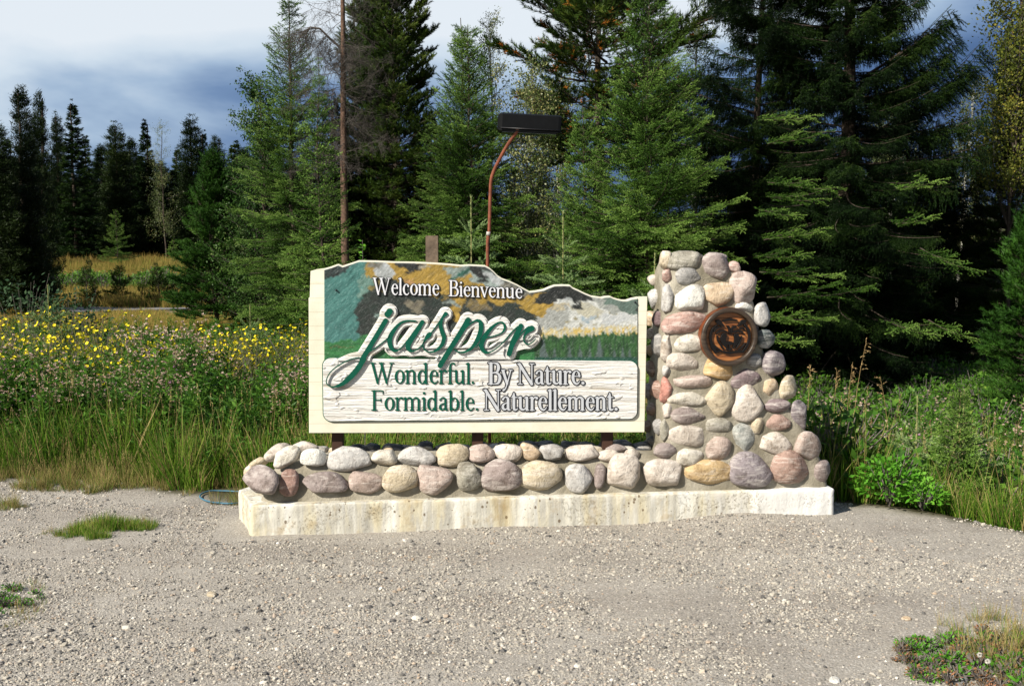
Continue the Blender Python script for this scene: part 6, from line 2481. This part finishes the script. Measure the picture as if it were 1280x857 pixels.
x, y = frustum_pts(2300, 7.6, 9.6, -60, 820)
scat_ground('leafy_weeds', ('leafy green weeds mixed into the grass left of and behind the sign', 'weeds'), G_thistle, x, y, .35, .62, 2, 4, lambda x, y, e: (y > e + .25) & off_wall(x, y))
# right side: shaded grass running down the bank
x, y = frustum_pts(6400, 4.4, 10.8, 985, 1760, pw=1.1)
scat_ground('bank_grass', ('green bank grass right of the pillar', 'grass'), G_grass, x, y, .6, 1.1, 4, 0, lambda x, y, e: (y > e + .16) & off_wall(x, y))
x, y = frustum_pts(900, 7.6, 10.2, 985, 1700)
scat_ground('leafy_weeds', ('leafy weeds among the bank grass right of the pillar', 'weeds'), G_weed, x, y, .8, 1.7, 3, 0, lambda x, y, e: (y > e + .5) & off_wall(x, y))
x, y = frustum_pts(90, 8.4, 11.5, 985, 1320)
scat_ground('thistles', ('dark stemmed thistles standing in the bank right of the pillar', 'thistles'), G_thistle, x, y, .6, .85, 6, 0, lambda x, y, e: (y > e + .9) & off_wall(x, y))
# forest floor
x, y = frustum_pts(5600, 11.5, 22, 330, 1800)
scat_ground('undergrowth', ('dark undergrowth beneath the forest trees', 'undergrowth'), G_weed, x, y, .8, 1.5, 3, 0)
# meadow
x, y = frustum_pts(13000, 39, 62, -250, 420)
scat_ground('meadow_grass', ('golden dry meadow grass beyond the road', 'grass'), G_meadow, x, y, .7, 1.2, 2, 0)
x, y = frustum_pts(420, 44.5, 47.5, 20, 300)
scat_ground('low_scrub', ('dark low scrub in a line across the golden meadow', 'scrub'), G_weed, x, y, 1.2, 3.0, 3, 0)
x, y = frustum_pts(3400, 27, 35.2, -300, 420)
scat_ground('roadside_grass', ('grass verge on the near side of the road', 'grass'), G_meadow, x, y, .38, .58, 2, 0)

# --- yellow flowered shrubs, each a thing
cq = [cinquefoil(i + 1, 1.0, .72, 110) for i in range(3)]
for me in cq:
    for m in (M_shdark, M_yel, M_shdark, M_twig): me.materials.append(m)
cqs = [(18, 9.9, 1.16, 'yellow flowered shrub at the left edge of the view'), (70, 10.0, 1.14, 'dense yellow flowered shrub second from the left edge'),
       (122, 11.0, 1.10, 'yellow flowered shrub behind the leftmost thistles'), (170, 11.6, 1.02, 'yellow flowered shrub below the left end of the golden meadow'),
       (205, 12.2, 1.12, 'tallest yellow flowered shrub under the middle of the meadow'), (250, 12.0, 1.06, 'yellow flowered shrub in front of the young pine'),
       (296, 12.4, 1.12, 'yellow flowered shrub right of the young pine foot'), (345, 12.2, 1.14, 'yellow flowered shrub close to the left edge of the sign'),
       (-30, 11.2, 1.2, 'yellow flowered shrub half outside the left edge'), (378, 12.9, 1.15, 'yellow flowered shrub partly hidden behind the sign frame'), (48, 12.6, 1.2, 'yellow flowered shrub behind the two leftmost shrubs'),
       (158, 10.6, 1.02, 'lower yellow flowered shrub in front of the fourth column of shrubs'), (228, 10.9, 1.08, 'lower yellow flowered shrub rising out of the thistles'), (318, 11.0, 1.08, 'lower yellow flowered shrub out of the thistles near the sign'), (98, 12.8, 1.25, 'yellow flowered shrub at the back under the left of the meadow')]
for i, (px, Y, s, lab) in enumerate(cqs):
    x = (px - 640) / FPX * Y
    o = bpy.data.objects.new('flowering_shrub', cq[i % 3])
    COL.objects.link(o)
    o.location = (x, Y, ht(x, Y) - .03)
    o.rotation_euler = (0, 0, i * 1.3)
    o.scale = (s, s, s)
    tag(o, lab, 'shrub', 'yellow flowered shrubs left of the sign')
# leafy dark shrubs near the road
M_dleaf = foliage('dark_shrub_leaves', [(0, (.012, .03, .012)), (.5, (.03, .07, .028)), (1, (.09, .14, .07))], .6, .25)
for i, (px, Y, h, r, lab) in enumerate([(30, 16, 1.55, .8, 'dark leafy shrub above the yellow shrubs at far left'), (85, 17, 1.35, .75, 'dark leafy shrub under the left end of the meadow')]):
    me = broad_bush(30 + i, h, r, 900, .07)
    x = (px - 640) / FPX * Y
    o = link('leafy_shrub', me, None, [M_dleaf, M_twig])
    o.location = (x, Y, ht(x, Y) - .03)
    tag(o, lab, 'shrub')
# bright green bush at the gravel edge right of the pillar
for (px, py, h, r, n, lab) in [(1122, 638, .34, .23, 800, 'bright green leafy bush at the gravel edge right of the pillar'), (1165, 645, .22, .15, 300, 'low bright green leafy clump beside the bigger bright bush')]:
    g = gnd(px, py)
    g.y += .16
    me = broad_bush(int(px), h, r, n, .042)
    o = link('leafy_bush', me, None, [M_bright, M_twig])
    o.location = (g.x, g.y, ht(g.x, g.y))
    tag(o, lab, 'bush')
# tall seeding grass stalks against the shade
for i, (pxb, pyt, bend, Y, lab) in enumerate([(1068, 428, .10, 8.6, 'tallest tan seeding grass stalk right of the pillar'), (1060, 452, .05, 8.7, 'shorter tan seeding stalk left of the tallest one'), (1050, 500, .03, 8.5, 'short brown seeding stalk near the pillar'),
                                              (1118, 470, -.10, 8.9, 'leaning thin stalk with a tan seed head in the shade'), (1012, 458, .02, 9.0, 'brown dock stalk close behind the pillar edge'), (1045, 462, .02, 9.1, 'thin orange brown stalk between pillar and tall grass')]):
    b = Buf(); rs = np.random.RandomState(i)
    x = (pxb - 640) / FPX * Y; z0 = ht(x, Y)
    zt = at(pxb, pyt, Y).z - z0
    pts = [np.array([bend * t ** 3, 0, zt * t]) for t in np.linspace(0, 1, 8)]
    tube(b, [Vector(p) for p in pts], [.003 - .002 * t for t in np.linspace(0, 1, 8)], 4, 0, .6)
    for k in range(14):
        u = 1 - .16 * rs.rand()
        p = np.array([bend * u ** 3, 0, zt * u]); d = rs.normal(size=3) * .4 + np.array([.4 * np.sign(bend), 0, .3]); d /= np.linalg.norm(d)
        T, t = brush(p, p + d * rs.uniform(.03, .06), .005, .012, .005, rs, tone=.8)
        b.tris(T, 0, t)
    for k in range(5):
        ribbon(b, (0, 0, zt * .1 * k), (rs.normal() * .4, rs.normal() * .4, 1), .3, .006, rs, 0, .5, .8)
    o = link('seeding_stalk', b.build('stalk'), None, [M_seedhead])
    o.location = (x, Y, z0)
    tag(o, lab, 'grass stalk')
# climbing sprig above the sign's left shoulder
b = Buf(); rs = np.random.RandomState(3)
q0 = at(453, 300, 7.6); z0 = ht(q0.x, 7.6)
tube(b, [(0, 0, 0), (.01, 0, (q0.z - z0) * .6), (0, 0, q0.z - z0)], [.004, .003, .002], 4, 1, .5)
for k in range(26):
    z = (q0.z - z0) * (.86 + .14 * rs.rand())
    d = rs.normal(size=3); d[2] = abs(d[2]) * .5; d /= np.linalg.norm(d)
    leaf(b, np.array([0, 0, z]), d, .035, .02, rs, 0, .8)
o = link('broadleaf_sprig', b.build('sprig'), None, [M_bright, M_twig])
o.location = (q0.x, 7.6, z0)
tag(o, 'bright green leafy sprig peeking over the left shoulder of the sign', 'sprig')

# --- grass island in the gravel, weeds bottom right and left
def patch(name, label, cx, cy, rx, ry, n, grp, vmin, nv, smin, smax, seed, thr=0.0, cat='grass'):
    rs = np.random.RandomState(seed)
    a = rs.rand(n) * 6.28; r = np.sqrt(rs.rand(n))
    x = cx + np.cos(a) * r * rx; y = cy + np.sin(a) * r * ry
    m = (vnoise(x * 7, y * 7, seed) > thr * (0.4 + r)) & (y < edge_y(x) + 3)
    x, y = x[m], y[m]; n = len(x); r = r[m]
    P = np.stack([x, y, HT(x, y) - .004], -1)
    R = np.stack([rs.uniform(-.2, .2, n), rs.uniform(-.2, .2, n), rs.rand(n) * 6.28], -1)
    S = rs.uniform(smin, smax, n) * (1.15 - .5 * r)
    o = scatter(name, grp, P, R, S, vmin + rs.randint(0, nv, n))
    tag(o, label, cat, kind='stuff')


c = gnd(132, 662)
patch('grass_patch', 'round island of low green grass in the gravel at left', c.x, c.y, .29, .25, 230, G_grass, 4, 1, .28, .60, 5, .45)
patch('grass_stalks', 'taller green stalks on the grass island at left', c.x, c.y + .05, .15, .09, 12, G_grass, 0, 3, .28, .42, 15)
patch('grass_patch', 'dry straw fringe of the grass island at left', c.x - .02, c.y, .34, .30, 170, G_dry, 0, 3, .18, .36, 6, .45)
G_cover = coll('creeping_weed', [broad_bush(60, .05, .07, 60, .020), broad_bush(61, .07, .06, 50, .024)], [M_bright, M_twig])
M_redw = foliage('reddish_weed', [(0, (.06, .06, .02)), (.5, (.20, .12, .05)), (1, (.34, .15, .08))], .7, .2)
G_red = coll('reddish_weed', [broad_bush(62, .05, .06, 46, .018), broad_bush(63, .08, .05, 40, .02)], [M_redw, M_twig])
c = gnd(1262, 838)
patch('creeping_weeds', 'creeping green weeds in the lower right corner', c.x + .02, c.y, .42, .42, 130, G_cover, 0, 2, .6, 1.1, 7, .35, 'weeds')
patch('reddish_weeds', 'reddish low weeds in the lower right corner', c.x + .04, c.y + .02, .46, .46, 150, G_red, 0, 2, .6, 1.1, 8, .3, 'weeds')
patch('corner_grass', 'thin dry grass in the lower right corner', c.x + .14, c.y + .15, .34, .52, 130, G_dry, 0, 3, .35, .7, 9, .1)
c = gnd(1148, 808)
patch('creeping_weeds', 'small dark green weed clump on the gravel near the lower right', c.x, c.y, .07, .07, 16, G_cover, 0, 2, .7, 1.0, 10, 0, 'weeds')
c = gnd(-5, 760)
patch('creeping_weeds', 'scattered low weeds along the lower left edge', c.x, c.y, .20, .55, 40, G_cover, 0, 2, .5, .9, 11, .5, 'weeds')
patch('dry_weeds', 'scattered dry grass along the lower left edge', c.x, c.y, .26, .6, 46, G_dry, 2, 1, .3, .6, 12, .5)
c = gnd(8, 634)
patch('grass_patch', 'small dry grass clump at the left edge of the gravel', c.x, c.y, .13, .12, 40, G_dry, 0, 3, .3, .5, 13)
# two dandelion clocks
for (px, py, lab) in [(1223, 823, 'left of two dandelion seed clocks in the lower right corner'), (1233, 832, 'right and lower of two dandelion seed clocks in the lower right corner')]:
    g = gnd(px, py + 12)
    t = thing('dandelion', lab, 'dandelion', (g.x, g.y, ht(g.x, g.y)))
    zc = .05
    b = Buf(); tube(b, [(0, 0, 0), (.003, 0, zc)], [.002, .0015], 5); link('stem', b.build('stem'), t, M_weed)
    rs = np.random.RandomState(int(px)); n = 260
    D = rs.normal(size=(n, 3)); D /= np.linalg.norm(D, axis=1)[:, None]
    b = Buf(); T, tt = blades(np.repeat([[.003, 0, zc + .012]], n, 0) + D * .003, D, .009, .003, rs, rs.rand(n)); b.tris(T, 0, tt)
    link('seed_clock', b.build('clock'), t, M_clock if 'M_clock' in globals() else globals().setdefault('M_clock', flat('seed_fluff', (.62, .60, .54), .9)))

# blue hose loop left of the footing
b = Buf()
g0 = [gnd(x, y, .012) for x, y in [(305, 627), (290, 629), (272, 628), (258, 626), (250, 622), (253, 617), (266, 614), (285, 613.5), (303, 615)]]
cv = cat([(p.x, p.y, .013) for p in g0], .03)
tube(b, [(c_[0], c_[1], ht(c_[0], c_[1]) + .014) for c_ in cv], .0055, 8)
o = link('hose', b.build('hose'), None, flat('faded_blue_plastic', (.05, .14, .20), .5, .1))
tag(o, 'faded blue hose looped on the ground by the left end of the footing', 'hose')

# ================================================================== GRAVEL
def pebble(seed, sub=1):
    S, F = ico(sub)
    rs = np.random.RandomState(seed)
    q = S * (1 + .28 * rs.uniform(-1, 1, (len(S), 1)))
    q = q * np.array([1, rs.uniform(.6, .95), rs.uniform(.4, .7)])
    return mesh_np('pebble', q, F, False)


def pebble_fn(nt, p):
    oi = nt.nodes.new('ShaderNodeObjectInfo')
    r = ramp(nt, [(0, (.07, .07, .072)), (.14, (.17, .165, .155)), (.34, (.29, .27, .235)), (.55, (.40, .37, .315)), (.72, (.48, .445, .375)), (.82, (.32, .295, .27)), (.90, (.38, .29, .21)), (.955, (.56, .53, .46)), (1, (.70, .67, .60))], oi.outputs['Random'])
    n = noise(nt, geopos(nt), 150, 3)
    c = mixc(nt, mth(nt, 'MULTIPLY', n, .35), r.outputs[0], (.16, .14, .11))
    lk(nt, c, p.inputs['Base Color'])


M_peb = material('pebbles', pebble_fn, .9, .15)
G_peb = coll('pebble', [pebble(i + 1, 1) for i in range(7)], [M_peb])


def gravel():
    rs = np.random.RandomState(1)
    N = 300000
    # even in the picture rather than on the ground: denser near the lens where pebbles show larger
    y = 3.6 + 5.2 * rs.rand(N) ** 1.25
    x = (rs.rand(N) * 1.2 - .6) * y * 1.02
    cl = fbm(x * 1.6, y * 1.6, 21)
    cl2 = fbm(x * 5, y * 5, 25)
    keep = (y < edge_y(x) + .1) & (rs.rand(N) < np.clip((cl - .39) * 4.0 + (cl2 - .5) * 1.6 + .15, .10, 1)) & off_wall(x, y)
    x, y, cl = x[keep], y[keep], cl[keep]
    n = len(x)
    s = .0023 + .0064 * rs.rand(n) ** 2.4 + (rs.rand(n) < .022) * rs.uniform(.003, .013, n)
    P = np.stack([x, y, HT(x, y) + s * .15], -1)
    R = np.stack([rs.uniform(-.5, .5, n), rs.uniform(-.5, .5, n), rs.rand(n) * 6.28], -1)
    o = scatter('gravel', G_peb, P, R, s, rs.randint(0, 7, n))
    tag(o, 'loose grey and tan gravel covering the lot in front of the sign', 'gravel', kind='stuff')
    # drift of larger chips against the footing and in little heaps
    P = []; S = []
    for (cx, cy, rx, ry, m, sm) in [(75, 800, .16, .07, 60, .016), (190, 745, .2, .06, 30, .010), (340, 757, .12, .05, 22, .010), (520, 775, .12, .03, 16, .010), (1210, 815, .2, .1, 60, .010), (1160, 850, .3, .06, 50, .010), (60, 770, .3, .2, 40, .009)]:
        g = gnd(cx, cy)
        for k in range(m):
            P.append((g.x + rs.normal() * rx * .5, g.y + rs.normal() * ry * .6)); S.append(sm * rs.uniform(.4, 1.1))
    for k in range(520):
        u = rs.uniform(.9, 2.9) if k % 2 else rs.uniform(2.4, LEN)
        q = FL + U * u + VV * (-.012 - abs(rs.normal()) * .045)
        P.append((q.x, q.y)); S.append(rs.uniform(.003, .009))
    P = np.array(P); S = np.array(S); n = len(P)
    PP = np.stack([P[:, 0], P[:, 1], HT(P[:, 0], P[:, 1]) + S * .3], -1)
    R = np.stack([rs.uniform(-.4, .4, n), rs.uniform(-.4, .4, n), rs.rand(n) * 6.28], -1)
    o = scatter('stone_chips', G_peb, PP, R, S, rs.randint(0, 7, n))
    tag(o, 'larger stone chips in drifts along the footing and in small heaps', 'gravel', kind='stuff')


gravel()
# a few stones one can point to
for i, (px, py, s, col, lab) in enumerate([(1043, 850, .030, 'white', 'pale rounded stone at the bottom edge right of centre'), (606, 651, .022, 'white', 'small bright white stone on the gravel just below the footing'),
                                           (1195, 849, .05, 'grey', 'flat grey stone beside the driftwood twig in the lower right'), (1133, 773, .024, 'tan', 'single tan stone on the gravel left of the lower right weeds'),
                                           (265, 742, .034, 'cream', 'cream flat stone on the gravel in the lower left'), (158, 786, .026, 'palewhite', 'pale stone right of the heap of grey chips'), (521, 772, .028, 'palewhite', 'pale pointed stone in the middle foreground')]):
    g = gnd(px, py)
    S_, F_ = ico(2)
    rs = np.random.RandomState(i + 50)
    q = S_ * (1 + .18 * n3(S_, 1.3, i)[:, None]) * np.array([s, s * rs.uniform(.6, .9), s * .45])
    me = mesh_np('loose_stone', q, F_, False)
    o = link('loose_stone', me, None, M_stone, color=SCOL[col])
    o.location = (g.x, g.y, ht(g.x, g.y) + s * .12)
    o.rotation_euler = (0, 0, rs.rand() * 6)
    tag(o, lab, 'stone')
g = gnd(1180, 846)
b = Buf(); tube(b, [(-.06, -.02, .008), (0, 0, .014), (.04, .006, .012), (.085, .02, .02)], [.004, .007, .006, .002], 6)
tube(b, [(.03, .004, .012), (.06, .03, .03)], [.004, .001], 5)
o = link('twig', b.build('twig'), None, flat('bleached_twig', (.30, .26, .20), .9))
o.location = (g.x, g.y, ht(g.x, g.y)); tag(o, 'bleached driftwood twig lying on gravel in the lower right', 'twig')
